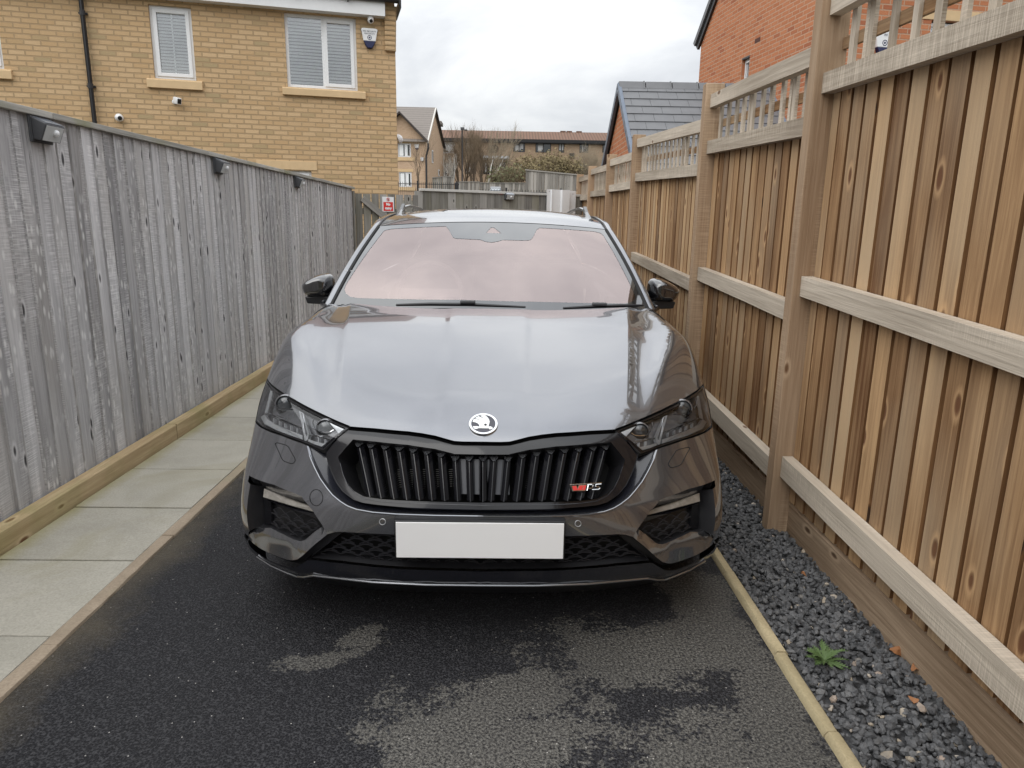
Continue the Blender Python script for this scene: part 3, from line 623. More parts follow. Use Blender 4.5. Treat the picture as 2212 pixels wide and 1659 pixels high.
def window(parent, h, y, lights=1, blind='slat', fw=.05, sash=.055, name='window', dep=.07, panem=None):
    """uPVC window in local x-z, front face at y; parts: frame, pane, blind"""
    x0, x1, z0, z1 = h; fr = MB(); n = lights; W = (x1-x0)
    def ring(a, b_, c, d, w, ya, yb):
        fr.box((a, ya, c), (a+w, yb, d)); fr.box((b_-w, ya, c), (b_, yb, d)); fr.box((a+w, ya, c), (b_-w, yb, c+w)); fr.box((a+w, ya, d-w), (b_-w, yb, d))
    ring(x0, x1, z0, z1, fw, y, y+dep)
    panes = []
    if n == 1: cells = [(x0+fw-.008, x1-fw+.008, True)]
    else:
        xm = x0+W*.525; fr.box((xm-.022, y, z0+fw), (xm+.022, y+dep, z1-fw)); cells = [(x0+fw, xm-.022, False), (xm+.014, x1-fw+.008, True)]
    for a, b_, op in cells:
        c, d = z0+fw, z1-fw
        if op: c -= .008; d += .008; ring(a, b_, c, d, sash, y-.016, y+dep-.02); panes.append((a+sash, b_-sash, c+sash, d-sash))
        else: panes.append((a, b_, c, d))
    w = fr.build(name, M['upvc'], parent, local=True, bevel=.004)
    for a, b_, c, d in panes:
        p = MB(); p.face([(a-.004, y+.025, c-.004), (b_+.004, y+.025, c-.004), (b_+.004, y+.025, d+.004), (a-.004, y+.025, d+.004)])
        p.build('pane', panem or M['pane'], w, local=True)
        if blind:
            q = MB(); z = c-.01; st = .047 if blind == 'shutter' else .05
            while z < d:
                if blind == 'shutter': q.box((a-.02, -.019, -.003), (b_+.02, .019, .003), M=Matrix.Translation((0, y+.058, z)) @ Matrix.Rotation(math.radians(58), 4, 'X'))
                else: q.box((a-.03, -.019, -.0015), (b_+.03, .019, .0015), M=Matrix.Translation((0, y+.055, z)) @ Matrix.Rotation(math.radians(68), 4, 'X'))
                z += st
            if blind == 'shutter': q.box(((a+b_)/2-.012, y+.032, c-.02), ((a+b_)/2+.012, y+.04, d+.02))
            q.build('blind', M['blind'], w, local=True)
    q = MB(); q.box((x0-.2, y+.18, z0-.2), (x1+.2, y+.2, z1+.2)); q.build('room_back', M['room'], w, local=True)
    return w
def sill(parent, x0, x1, z0, z1, y=-.055, mat=None):
    q = MB(); q.prism([(y, z0), (.09, z0), (.09, z1+.012), (y+.03, z1), (y, z1-.018)], x0, x1, 'x'); q.build('sill', mat or M['stone'], parent, local=True, bevel=.004)

# --- buff brick house, upper left
UVP = 7000
E0 = CAM+ray(858, 300)*12.0
_v = RW @ np.array([UVP-PPX, 483.5+(UVP-1088)*.0156-PPY, FPX]); _v[2] = 0; _v = _n(_v); _hn = np.array([_v[1], -_v[0], 0]); HA = math.atan2(_v[1], _v[0])
def hh(u, v): d = ray(u, v); P = CAM+d*((E0-CAM).dot(_hn)/d.dot(_hn)); return float((P-E0).dot(_v)), float(P[2])
ho = (float(E0[0]), float(E0[1]), 0)
hs = thing('brick_house', 'buff yellow brick house with white windows above the grey fence', 'house', ho, HA)
HM = Matrix.Translation(ho) @ Matrix.Rotation(HA, 4, 'Z')
def avg(*p): return sum(p)/len(p)
def rect(tl, tr, br_, bl_): P = [hh(*p) for p in (tl, tr, br_, bl_)]; return (avg(P[0][0], P[3][0]), avg(P[1][0], P[2][0]), avg(P[2][1], P[3][1]), avg(P[0][1], P[1][1]))
w1r = rect((320.6, 9.3), (411.9, 16.1), (423.7, 173.9), (332.4, 168.9)); w2r = rect((612, 24.6), (766.4, 39.8), (775, 196.8), (622, 186.8))
x0r = hh(5.5, 120)[0]; w0r = (x0r-1.13, x0r, w1r[2], w1r[3])
lx = hh(673, 376)[0]; lz = hh(620, 368)[1]; w3r = (lx-.78, lx, 1.1, lz)
zE = hh(795, 6.5)[1]
HOL = [w0r, w1r, w2r, w3r]
P_ = lambda x, z, d=0: (x, d, z)
mb = MB(); wall_cells(mb, -11, 0, -.2, zE+.05, HOL, P_)
for h in HOL: reveals(mb, h, P_, .09)
mb.face([(0, 0, -.2), (0, 8, -.2), (0, 8, zE+.05), (0, 4, zE+3.2), (0, 0, zE+.05)], [(0, -.2), (8, -.2), (8, zE+.05), (4, zE+3.2), (0, zE+.05)])
mb.face([(0, 8, -.2), (-11, 8, -.2), (-11, 8, zE+.05), (0, 8, zE+.05)]); mb.face([(-11, 8, -.2), (-11, 0, -.2), (-11, 0, zE+.05), (-11, 4, zE+3.2), (-11, 8, zE+.05)])
mb.build('wall', M['brick_y'], hs, local=True)
ck = hh(830, 110); mb = MB(); z = ck[1]; k = 0                # corbelled brick end under the gutter
n = int((zE-.02-ck[1])/.0755)
for k in range(n):
    mb.box((ck[0]+.012, -.055-.004*k, ck[1]+.0755*k+.004), (.006+.002*k, .3, ck[1]+.0755*(k+1)-.006), uvo=(.11*k, ck[1] % .075))
    mb.box((ck[0]+.018, -.045-.004*k, ck[1]+.0755*k-.006), (.002+.002*k, .3, ck[1]+.0755*k+.004), tone=0)
mb.build('corbel', M['brick_y'], hs, local=True)
window(hs, w1r, .05, 1, 'shutter'); window(hs, w2r, .05, 2, 'slat'); window(hs, w0r, .05, 2, 'slat'); window(hs, w3r, .05, 1, None)
s1 = [hh(317.9, 174), hh(439, 196)]; sill(hs, s1[0][0], s1[1][0], s1[1][1], w1r[2]-.01)
s2 = [hh(610, 188.8), hh(790, 215)]; sill(hs, s2[0][0], s2[1][0], s2[1][1], w2r[2]-.01); sill(hs, w0r[0]-.1, w0r[1]+.1, s1[1][1], w0r[2]-.01)
l0 = hh(553, 345); l1 = hh(684.5, 357); mb = MB(); mb.box((l0[0], -.012, lz+.012), (l1[0], .1, l0[1])); mb.build('lintel', M['stone'], hs, local=True, bevel=.004)
fb = avg(hh(409, 8)[1], hh(620, 23)[1], hh(831, 38)[1]); fxr = hh(830, 30)[0]
mb = MB(); mb.box((-11, -.17, fb), (fxr, -.15, zE)); mb.box((-11, -.15, fb), (fxr, 0, fb+.012)); mb.build('fascia', M['fascia'], hs, local=True)
mb = MB(); gp = [(-.20+.055*math.cos(a), zE+.028+.05*math.sin(a)) for a in [math.pi+math.pi*k/8 for k in range(9)]]; mb.prism([(-.262, zE+.05)]+gp+[(-.14, zE+.05)], -11, .07, 'x')
for k in range(14): x = -10.6+.82*k; mb.box((x-.012, -.262, zE-.055), (x+.012, -.165, zE+.06))
mb.box((.06, -.27, zE-.10), (.085, .5, zE+.06)); mb.build('gutter', M['gutter'], hs, local=True)
mb = MB(); sl = .72
for k in range(11):
    y = -.26+.34*k; z = zE+.055+.34*k*sl
    mb.box((-11, 0, 0), (.07, .44, .016), M=Matrix.Translation((0, y, z)) @ Matrix.Rotation(math.atan(sl), 4, 'X'), tone=.5)
mb.face([(-11, 8.2, zE+.05), (.07, 8.2, zE+.05), (.07, 4.0, zE+3.1), (-11, 4., zE+3.1)]); mb.build('roof', M['roof_brown'], hs, local=True)
pp = hh(178, 12)[0]; pb = hh(208.7, 270)[0]; px = avg(pp, pb)
mb = MB(); mb.tube([(px, -.2, zE), (px, -.2, zE-.05), (px, -.065, zE-.22), (px, -.065, 0)], .034, 10)
for v_ in (31, 187): z = hh(190, v_)[1]; mb.tube([(px, -.065, z-.035), (px, -.065, z+.035)], .041, 10); mb.box((px-.06, -.05, z-.012), (px+.06, 0, z+.012))
mb.build('drainpipe', M['gutter'], hs, local=True, smooth=True)
def on_house(u, v, d=0.0): x, z = hh(u, v); return HM @ Vector((x, d, z))
def alarm_box(label, loc, rot, lettering=True, s=1.0):
    t = thing('alarm_box', label, 'alarm box', loc, rot, 'alarm boxes on house walls')
    P = [(-.125, .10), (-.135, .135), (-.11, .155), (.11, .155), (.135, .135), (.125, .10), (.10, -.04), (-.10, -.04)]; Q = [(-.10, -.04), (.10, -.04), (.075, -.085), (.045, -.135), (.025, -.145), (-.025, -.145), (-.045, -.135), (-.075, -.085)]
    P = [(x*s, z*s) for x, z in P]; Q = [(x*s, z*s) for x, z in Q]
    mb = MB(); mb.prism(P[::-1], -.06, -.002, 'y'); mb.build('cover', M['white'], t, local=True, bevel=.008)
    mb = MB(); mb.prism(Q[::-1], -.062, -.002, 'y'); mb.build('strobe_lens', M['navy'], t, local=True, bevel=.006)
    mb = MB(); mb.prism([(x*1.04, z*1.03) for x, z in (P[:6]+[Q[2], Q[3], Q[4], Q[5], Q[6], Q[7]])][::-1], -.02, 0, 'y'); mb.build('backplate', M['navy'], t, local=True)
    if lettering:
        text_mesh('lettering', lettering[0], .034*s, M['grey_text'], t, (0, -.0645, .105*s)); text_mesh('lettering', lettering[1], .028*s, M['grey_text'], t, (0, -.0645, .07*s))
        mb = MB(); n = 20
        for ro, ri in ((.036, .026), (.014, .0)):
            for k in range(n):
                a, b_ = 2*math.pi*k/n, 2*math.pi*(k+1)/n
                mb.face([(q*s*math.cos(w), -.0615, .012*s+q*s*math.sin(w)) for q, w in ((ro, a), (ro, b_), (ri, b_), (ri, a))][:4 if ri else 3])
        mb.build('eye_emblem', M['navy'], t, local=True)
    return t
alarm_box('white and blue alarm box on the buff house, printed with a security name', on_house(798, 84.7), HA, ('WG SECURITY', '0208 2090 073'))
def dome_camera(label, loc, rot, yaw, pitch, s=1.0, top=False):
    t = thing('security_camera', label, 'security camera', loc, rot, 'security cameras on the buff house')
    mb = MB()
    mb.lathe([(.05*s, 0), (.05*s, .012*s), (.042*s, .02*s)], 18, Matrix() if top else Matrix.Rotation(math.pi/2, 4, 'X')) if not top else mb.lathe([(.05*s, 0), (.055*s, -.03*s), (.05*s, -.05*s)], 18)
    mb.build('mount', M['white'], t, local=True, smooth=True)
    c = Vector((0, 0, -.06*s)) if top else Vector((0, -.05*s, 0))
    T = Matrix.Translation(c) @ Matrix.Rotation(yaw, 4, 'Z') @ Matrix.Rotation(math.pi/2+pitch, 4, 'X')
    mb = MB(); mb.lathe([(.0, -.055*s), (.03*s, -.046*s), (.05*s, -.02*s), (.055*s, .005*s), (.049*s, .028*s), (.030*s, .046*s), (0, .047*s)], 20, T); mb.build('head', M['white'], t, local=True, smooth=True)
    mb = MB(); mb.lathe([(.029*s, .044*s), (.029*s, .050*s), (.018*s, .054*s), (0, .055*s)], 16, T); mb.build('lens', M['black'], t, local=True, smooth=True)
    return t
dome_camera('round white ball security camera on the buff brick beside the black drainpipe', on_house(259, 255), HA, .5, .25, 1.1)
dome_camera('white dome camera under the white fascia above the alarm box', HM @ Vector((hh(800, 40)[0], -.085, fb)), HA, 0.1, .45, .95, True)
q = on_house(377, 220); t = thing('security_camera', 'boxy white bullet security camera on buff brick below the shuttered window', 'security camera', q, HA, 'security cameras on the buff house')
mb = MB(); mb.lathe([(.036, 0), (.036, .012), (.018, .022), (.014, .06)], 16, Matrix.Rotation(math.pi/2, 4, 'X')); mb.build('mount', M['white'], t, local=True, smooth=True)
T = Matrix.Translation((.055, -.10, .005)) @ Matrix.Rotation(math.radians(40), 4, 'Z') @ Matrix.Rotation(math.radians(14), 4, 'X')
mb = MB(); mb.box((-.042, -.07, -.05), (.042, .055, .05), M=T); mb.build('housing', M['white'], t, local=True, bevel=.014, smooth=True)
mb = MB(); mb.box((-.03, -.075, -.036), (.03, -.069, .036), M=T); mb.build('lens', M['black'], t, local=True, bevel=.004)
q = HM @ Vector((.05, .25, hh(862, 297)[1])); t = thing('wall_dome', 'small white dome fitting on the corner edge of the buff house', 'wall fitting', q, HA)
mb = MB(); mb.lathe([(.02, -.05), (.02, 0)], 12, Matrix.Rotation(math.pi/2, 4, 'Y')); mb.build('mount', M['white'], t, local=True)
mb = MB(); mb.lathe([(.085, -.02), (.083, .015), (.06, .05), (.03, .068), (0, .072)], 18, Matrix.Rotation(math.radians(70), 4, 'Y')); mb.build('dome', M['white'], t, local=True, smooth=True)

# --- red brick house, upper right
RE = CAM+ray(1511, 300)*15.3; _r = RW @ np.array([845-PPX, 480-PPY, FPX]); _r[2] = 0; _r = _n(_r)
RA = math.atan2(-_r[1], -_r[0]); RM = Matrix.Translation((RE[0], RE[1], 0)) @ Matrix.Rotation(RA, 4, 'Z'); RI = RM.inverted()
def rp(u, v):          # on the side wall: local x, z
    nrm = np.array([_r[1], -_r[0], 0]); d = ray(u, v); P = CAM+d*((RE-CAM).dot(nrm)/d.dot(nrm)); q = RI @ Vector(P); return q.x, q.z
xl = rp(1510.9, 150)[0]; NCx = 5.25
def rf(u, v):          # on the front wall (local x = NCx): local y, z
    O = np.array(RM @ Vector((NCx, 0, 0))); d = ray(u, v); P = CAM+d*((O-CAM).dot(_r)/d.dot(_r)); q = RI @ Vector(P); return q.y, q.z
rh = thing('brick_house', 'tall red brick house with dark verge behind the trellis fence', 'house', (RE[0], RE[1], 0), RA)
zr = rp(1508, 83)[1]; a0 = rp(1600, 174); a1 = rp(1619.5, 121.3); wr = (a0[0]-.01, a1[0]+.01, 3.45, a1[1]+.02)
slope = (rp(1538, 0)[1]-zr)/(rp(1538, 0)[0]-rp(1508, 83)[0]); xm = (xl+NCx)/2; zap = zr+slope*(xm-xl)
fw_ = (rf(2013, 44)[0], rf(2013, 44)[0]+1.15, 3.35, rf(2013, 43)[1])
mb = MB(); wall_cells(mb, xl, NCx, -.2, zr, [wr], P_); reveals(mb, wr, P_, .1)
mb.face([(xl, 0, zr), (NCx, 0, zr), (xm, 0, zap)], [(xl, zr), (NCx, zr), (xm, zap)])
PF = lambda y, z, d=0: (NCx-d, y, z)
wall_cells(mb, 0, 9, -.2, zr, [fw_], PF); reveals(mb, fw_, PF, .1)
mb.face([(xl, 9, -.2), (xl, 0, -.2), (xl, 0, zr), (xl, 9, zr)]); mb.face([(NCx, 9, -.2), (xl, 9, -.2), (xl, 9, zr), (xm, 9, zap), (NCx, 9, zr)])
mb.build('wall', M['brick_r'], rh, local=True)
window(rh, (wr[0], wr[1], wr[2], wr[3]-.03), .07, 1, None, fw=.045, sash=.03)
mb = MB(); mb.box((wr[0], -.002, wr[3]-.03), (wr[1], .08, wr[3]-.002)); mb.build('lintel', M['black'], rh, local=True)
fwin = thing('tmp', None, None); D.objects.remove(fwin)
wn_ = window(rh, (fw_[0], fw_[1], fw_[2], fw_[3]-.02), 0, 2, 'slat'); T = Matrix(((0, -1, 0, NCx-.06), (1, 0, 0, 0), (0, 0, 1, 0), (0, 0, 0, 1)))
for o in [wn_]+kids(wn_): o.data.transform(T)
lt = [rf(2012, 23), rf(2012, 42)]; mb = MB(); mb.box((NCx-.1, fw_[0]-.16, fw_[3]+.003), (NCx+.012, fw_[1]+.2, fw_[3]+.145)); mb.build('lintel', M['stone'], rh, local=True, bevel=.004)
v0, v1 = rp(1630.8, 88.5), rp(1637, 82); mb = MB(); mb.box((v0[0], -.004, v1[1]-.075), (v0[0]+.2, .02, v1[1])); mb.build('air_brick', plain('airbrick_brown', (.09, .035, .025), .8), rh, local=True)
mb = MB()
for sgn, xe in ((1, xl-.16), (-1, NCx+.16)):
    ze = zr-slope*.16*1.0; L = math.hypot(xm-xe, zap-ze); a = math.atan2(zap-ze, (xm-xe)*sgn)
    T = Matrix.Translation((xe, 0, ze)) @ (Matrix() if sgn > 0 else Matrix.Rotation(math.pi, 4, 'Z') @ Matrix.Translation((0, -9, 0))) @ Matrix.Rotation(-a, 4, 'Y')
    mb.box((0, -.09, .0), (L, 9.1, .10), M=T)
mb.build('roof', M['roof_grey'], rh, local=True)
mb = MB(); T = Matrix.Translation((xl-.16, 0, zr-slope*.16)) @ Matrix.Rotation(-math.atan2(zap-zr+slope*.16, xm-xl+.16), 4, 'Y'); mb.box((0, -.055, -.13), (math.hypot(xm-xl+.16, zap-zr), -.003, -.003), M=T); mb.build('bargeboard', M['black'], rh, local=True)
al = rf(1905, 97); q = RM @ Vector((NCx+.002, al[0], al[1])); alarm_box('alarm box on the red brick house seen through the trellis', q, RA+math.pi/2, ('SRE', ''), 1.15)

# --- garage with grey tiled roof
GX = 1.9; A = onx(1345, 176, GX); B = onx(1309, 351, GX); C_ = onx(1368, 292, GX)
zr_, yr = A[2]-.05, A[1]; sN = (A[2]-C_[2])/(A[1]-C_[1]); sF = (A[2]-B[2])/(B[1]-A[1]); ze = 2.2; yN, yF = yr-(zr_-ze)/sN, yr+(zr_-ze)/sF; GW = 2.32
ga = thing('garage', 'small red brick garage with grey tiled roof beyond the trellis fence', 'garage', (GX, yr, 0))
mb = MB(); o3 = lambda y: y
mb.face([(GX, yF, -.2), (GX, yN, -.2), (GX, yN, ze-.1), (GX, yr, zr_-.12), (GX, yF, ze-.1)], [(-yF, -.2), (-yN, -.2), (-yN, ze-.1), (-yr, zr_-.12), (-yF, ze-.1)])
mb.face([(GX, yN, -.2), (GX+GW, yN, -.2), (GX+GW, yN, ze-.1), (GX, yN, ze-.1)]); mb.face([(GX+GW, yN, -.2), (GX+GW, yF, -.2), (GX+GW, yF, ze-.1), (GX+GW, yr, zr_-.12), (GX+GW, yN, ze-.1)])
mb.face([(GX+GW, yF, -.2), (GX, yF, -.2), (GX, yF, ze-.1), (GX+GW, yF, ze-.1)]); mb.build('wall', M['brick_r'], ga)
mb = MB(); aN = math.atan(sN); Ls = (yr-yN)/math.cos(aN)+.15; c_ = .222; n = int(Ls/c_); r = random.Random(2)
for k in range(n+1):                                         # near slope: real courses of flat tiles
    y = yr-.02-(k+1)*c_*math.cos(aN); z = zr_-.02-(k+1)*c_*math.sin(aN); T = Matrix.Translation((0, y, z)) @ Matrix.Rotation(aN-.05, 4, 'X'); x = GX-.07+(.0 if k % 2 else -.15); w = .30
    while x < GX+GW+.05:
        a_, b_ = max(x, GX-.05), min(x+w-.004, GX+GW+.05)
        if b_ > a_: mb.box((a_, 0, r.uniform(0, .003)), (b_, c_+.05, .034), M=T, tone=r.random())
        x += w
aF = math.atan(sF); LF = (yF-yr)/math.cos(aF)+.15
mb.box((GX-.05, 0, 0), (GX+GW+.05, LF, .02), M=Matrix.Translation((0, yr, zr_-.0)) @ Matrix.Rotation(-aF, 4, 'X'))
mb.build('roof', M['roof_grey'], ga)
mb = MB(); x = GX-.07; k = 0
while x < GX+GW:
    h = .0 if k % 2 else .0; T = Matrix.Translation((0, yr-.01, zr_)); b_ = min(x+.42, GX+GW+.06)
    mb.prism([(-.13, -.075), (-.05, .045), (.05, .045), (.13, -.075)], x+.004, b_, 'x', M=T); mb.prism([(-.14, -.08), (-.055, .055), (.055, .055), (.14, -.08)], b_-.025, b_, 'x', M=T); x += .43; k += 1
mb.build('ridge_tiles', M['roof_grey'], ga, bevel=.006)
vm = plain('blue_grey_verge', (.12, .15, .20), .4, var=.2)
for X in (GX-.085, GX+GW+.03):
    mb = MB()
    for k in range(n+1):
        y = yr-.02-(k+1)*c_*math.cos(aN); z = zr_-.02-(k+1)*c_*math.sin(aN)
        mb.box((X, -.012, -.075), (X+.055, c_+.02, .036), M=Matrix.Translation((0, y, z)) @ Matrix.Rotation(aN+.03, 4, 'X'))
    mb.box((X, 0, -.09), (X+.05, LF, .03), M=Matrix.Translation((0, yr, zr_)) @ Matrix.Rotation(-aF, 4, 'X')); mb.build('verge', vm, ga, bevel=.006)

# ------------------------------------------------------------------ beyond the back fence
def fpt(u, v, y): p = ony(u, v, y); return float(p[0]), float(p[2])
# far buff house with cross gable
YF = 62.0; fh = thing('gabled_house', 'buff gabled house with grey tiled roof beyond the back fence', 'house', (-8, YF, gz(YF)))
xc, zg = fpt(919.5, 306, YF); xap, zap2 = fpt(864, 247, YF); xl2 = 2*xap-xc; zb = gz(YF)-.3
fw = [(*[fpt(u, 310, YF)[0] for u in (860, 888)], fpt(0, 339, YF)[1]+0, fpt(0, 310, YF)[1]) for _ in (0,)]
def frect(u0, u1, v0, v1, y): a = fpt(u0, v0, y); b_ = fpt(u1, v1, y); return (a[0], b_[0], b_[1], a[1])
W1, W2 = frect(859.5, 888, 309.5, 339.5, YF), frect(862, 889.5, 371.5, 404, YF)
PP = lambda x, z, d=0: (x, YF+d, z)
mb = MB(); wall_cells(mb, xl2-2, xc, zb, zg, [W1, W2], PP); mb.face([(xl2, YF, zg), (xc, YF, zg), (xap, YF, zap2)], [(xl2, zg), (xc, zg), (xap, zap2)])
# side gable: from the front corner back to the rear corner
YR = 70.5; xr, zr2 = fpt(957.5, 317, YR); ya = 66.2; xa, za = fpt(937, 232, ya)
S0 = (xc, YF, zg); S1 = (xr, YR, zr2-.2); SA = (xa, ya, za-.25)
mb.face([(xc, YF, zb), (xr, YR, zb), S1, SA, S0], [(0, zb), (9, zb), (9, zr2), (4.4, za), (0, zg)])
o = mb.build('wall', M['brick_far'], fh)
dv = Vector((xr-xc, YR-YF, 0)).normalized()
def rooftile(name, cols):
    m, t, b = newmat(name); uv = uvv(t); s_ = N(t, 'ShaderNodeSeparateXYZ', i0=uv)
    f = math_(t, 'FRACT', math_(t, 'MULTIPLY', s_.outputs[1], 1/.34)); n = N(t, 'ShaderNodeTexNoise', Vector=uv, Scale=3.0, Detail=5.0)
    c = ramp(t, f, [(0.0, [x*.25 for x in cols]), (.13, cols), (.9, [x*1.15 for x in cols]), (1.0, cols)])
    c = mix(t, math_(t, 'MULTIPLY', n.outputs[0], .4), c, [x*.6 for x in cols]); t.links.new(c, b.inputs['Base Color']); b.inputs['Roughness'].default_value = .8
    bump(t, b, f, .04); return m
M['tile_far'] = rooftile('far_grey_roof_tile', (.23, .205, .185))
def pan(name, c1):
    m, t, b = newmat(name); uv = uvv(t); s_ = N(t, 'ShaderNodeSeparateXYZ', i0=uv)
    f = math_(t, 'FRACT', math_(t, 'MULTIPLY', s_.outputs[0], 1/.36)); g = math_(t, 'FRACT', math_(t, 'MULTIPLY', s_.outputs[1], 1/.42))
    n = N(t, 'ShaderNodeTexNoise', Vector=uv, Scale=1.1, Detail=6.0)
    c = ramp(t, f, [(0.0, [x*.35 for x in c1]), (.3, c1), (.7, [x*1.2 for x in c1]), (1.0, [x*.35 for x in c1])]); c = mix(t, ramp(t, g, [(.0, .7), (.2, 0.0)]), c, [x*.3 for x in c1])
    c = mix(t, math_(t, 'MULTIPLY', n.outputs[0], .6), c, (.15, .10, .06)); t.links.new(c, b.inputs['Base Color']); b.inputs['Roughness'].default_value = .9; return m
M['pantile'] = pan('brown_pantile', (.175, .092, .065))
mb = MB(); Lr = (Vector(SA)-Vector(S0)).length; ov = Vector((0, -.3, -.25))
A_ = Vector((xa+.15, ya, za)); R0 = Vector((xl2-6, ya-.3, za+.0)); E_ = Vector((xc+.15, YF-.3, zg-.05)); EL = Vector((xl2-6, YF-.6, zg-.05))
mb.face([EL, E_, A_, R0], [(0, 0), (14, 0), (14, Lr), (0, Lr)]); Bk = Vector((xr+.15, YR+.2, zr2-.1)); mb.face([A_, Bk, Bk+Vector((-20, -1, 0)), R0], [(0, Lr), (0, 0), (14, 0), (14, Lr)])
apx = Vector((xap, YF-.35, zap2+.12)); apb = Vector((xap, ya-1.2, zap2+.12)); ee = Vector((xc+.2, YF-.35, zg-.05)); eb = Vector((xc+.0, YF+.6, zg-.0)); el = Vector((xl2-.2, YF-.35, zg-.05)); elb = Vector((xl2, YF+.6, zg))
mb.face([apx, ee, eb, apb][::-1], [(0, 4), (0, 0), (1, 0), (4, 4)]); mb.face([apx, el, elb, apb], [(0, 4), (0, 0), (1, 0), (4, 4)])
mb.build('roof', M['tile_far'], fh)
mb = MB(); mb.box((945.5*0+fpt(946, 262, 72)[0], 72, fpt(946, 268, 72)[1]), (fpt(953.5, 262, 72)[0], 74, fpt(946, 261, 72)[1])); mb.build('rear_roof', M['tile_far'], fh)
brn = plain('brown_bargeboard', (.035, .024, .02), .6); mb = MB(); mb.tube([el, apx, ee], .13, 4); mb.build('bargeboard', brn, fh)
mb = MB(); mb.tube([A_+Vector((.04, -.04, -.08)), E_+Vector((.04, -.04, -.08))], .08, 4); mb.build('verge', plain('pale_verge', (.6, .58, .54), .8), fh); mb = MB(); mb.tube([A_+Vector((.04, 0, -.1)), Bk], .1, 4); mb.build('bargeboard', brn, fh)
for w in (W1, W2): window(fh, w, 0, 2, None, fw=.07, sash=.05, panem=M['dark_pane']); o = D.objects[-1]
for o in [c for c in kids(fh) if c.name.startswith('window')]:
    for q in [o]+kids(o): q.data.transform(Matrix.Translation((8, .05, -gz(YF))))
for w in (W1, W2):
    mb = MB(); mb.box((w[0]-.15, YF-.08, w[2]-.3), (w[1]+.3, YF, w[2]-.02)); mb.box((w[0]-.15, YF-.03, w[3]+.02), (w[1]+.15, YF, w[3]+.25)); mb.build('sill', M['stone'], fh)
    mb = MB(); mb.box((w[0]+.1, YF+.058, w[2]+.1), (w[0]+.45, YF+.064, w[3]-.1)); mb.box((w[0]+.62, YF+.058, w[2]+.1), (w[0]+.8, YF+.064, w[3]-.1)); mb.build('curtain', M['blind'], fh)
for (u0, u1, v0, v1, k) in ((932.8, 936.6, 335, 360, .34), (944, 950, 373, 385, .7)):     # slit windows on the side wall, set in its plane
    d0 = dv*((YR-YF)/dv.y*k); z0, z1 = [1.4+(480-v)*(YF+d0.y)/FPX for v in (v1, v0)]; c0 = Vector((xc, YF, 0))+d0; nn = Vector((dv.y, -dv.x, 0))
    mb = MB(); w_ = .55; T = Matrix.Translation((c0.x, c0.y, 0)) @ Matrix(((dv.x, nn.x, 0, 0), (dv.y, nn.y, 0, 0), (0, 0, 1, 0), (0, 0, 0, 1)))
    mb.box((-w_/2, 0, z0), (w_/2, .05, z1), M=T); f = mb.build('window', M['upvc'], fh); mb = MB(); mb.box((-w_/2+.1, .04, z0+.1), (w_/2-.1, .06, z1-.1), M=T); mb.build('pane', M['dark_pane'], f)
xd = fpt(920.5, 300, YF)[0]; mb = MB(); mb.tube([(xd+.2, YF-.25, zg-.15), (xd+.2, YF-.25, zg-.5), (xd, YF-.1, zg-1.2), (xd, YF-.1, zb)], .09, 6); mb.build('downpipe', M['gutter'], fh)
p = fpt(900.5, 318, YF); alarm_box('tiny alarm box on the far buff gabled house', (p[0], YF-.02, p[1]), 0, False, 1.5)
p = fpt(912, 344, YF); mb = MB(); t = thing('wall_light', 'small white wall fitting on the far gabled house beside its downpipe', 'wall fitting', (p[0], YF, p[1])); mb.box((-.13, -.15, -.16), (.13, 0, .16)); mb.build('housing', M['white'], t, local=True, bevel=.04)
# long two-storey block of flats
YB = 90.0; fb_ = thing('apartment_block', 'long low brown brick block of flats with pantile roof in the distance', 'building', (0, YB, gz(YB)))
zgut = fpt(1100, 302, YB)[1]; zrid = fpt(1100, 282, YB+3.5)[1]; bx0, bx1 = fpt(930, 300, YB)[0], fpt(1400, 300, YB)[0]; zb = gz(YB)-.5
WB = [frect(1109, 1134, 306.5, 329, YB), frect(1157, 1190, 306.5, 330, YB), frect(1207, 1219, 307, 330, YB), frect(1252, 1271, 306, 330.5, YB), frect(1302, 1315, 306, 330, YB), frect(1004, 1028.5, 306.5, 329, YB), frect(957, 983, 307, 331, YB),
      frect(957, 983, 351, 382, YB), frect(1005, 1028, 350.5, 376, YB), frect(1044, 1092, 349, 377, YB), frect(1112, 1134, 351, 377, YB), frect(1160, 1188, 352, 376, YB), frect(1251, 1268, 353, 377, YB), frect(1204, 1218, 352, 376, YB)]
PB = lambda x, z, d=0: (x, YB+d, z)
mb = MB(); wall_cells(mb, bx0, bx1, zb, zgut, WB, PB)
for w in WB: reveals(mb, w, PB, .15)
mb.face([(bx0, YB+8, zb), (bx0, YB, zb), (bx0, YB, zgut), (bx0, YB+4, zrid), (bx0, YB+8, zgut)]); mb.face([(bx1, YB, zb), (bx1, YB+8, zb), (bx1, YB+8, zgut), (bx1, YB+4, zrid), (bx1, YB, zgut)]); mb.face([(bx1, YB+8, zb), (bx0, YB+8, zb), (bx0, YB+8, zgut), (bx1, YB+8, zgut)])
mb.build('wall', M['brick_flat'], fb_)
mb = MB(); Lr = math.hypot(4, zrid-zgut); mb.face([(bx0-.4, YB-.5, zgut), (bx1+.4, YB-.5, zgut), (bx1+.4, YB+4, zrid), (bx0-.4, YB+4, zrid)], [(0, 0), (bx1-bx0, 0), (bx1-bx0, Lr), (0, Lr)]); mb.face([(bx1+.4, YB+8.5, zgut), (bx0-.4, YB+8.5, zgut), (bx0-.4, YB+4, zrid), (bx1+.4, YB+4, zrid)])
for u in (1222, 1236, 1258): x = fpt(u, 280, YB)[0]; mb.box((x-.35, YB+3.8, zrid-.1), (x+.35, YB+4.2, zrid+.12))
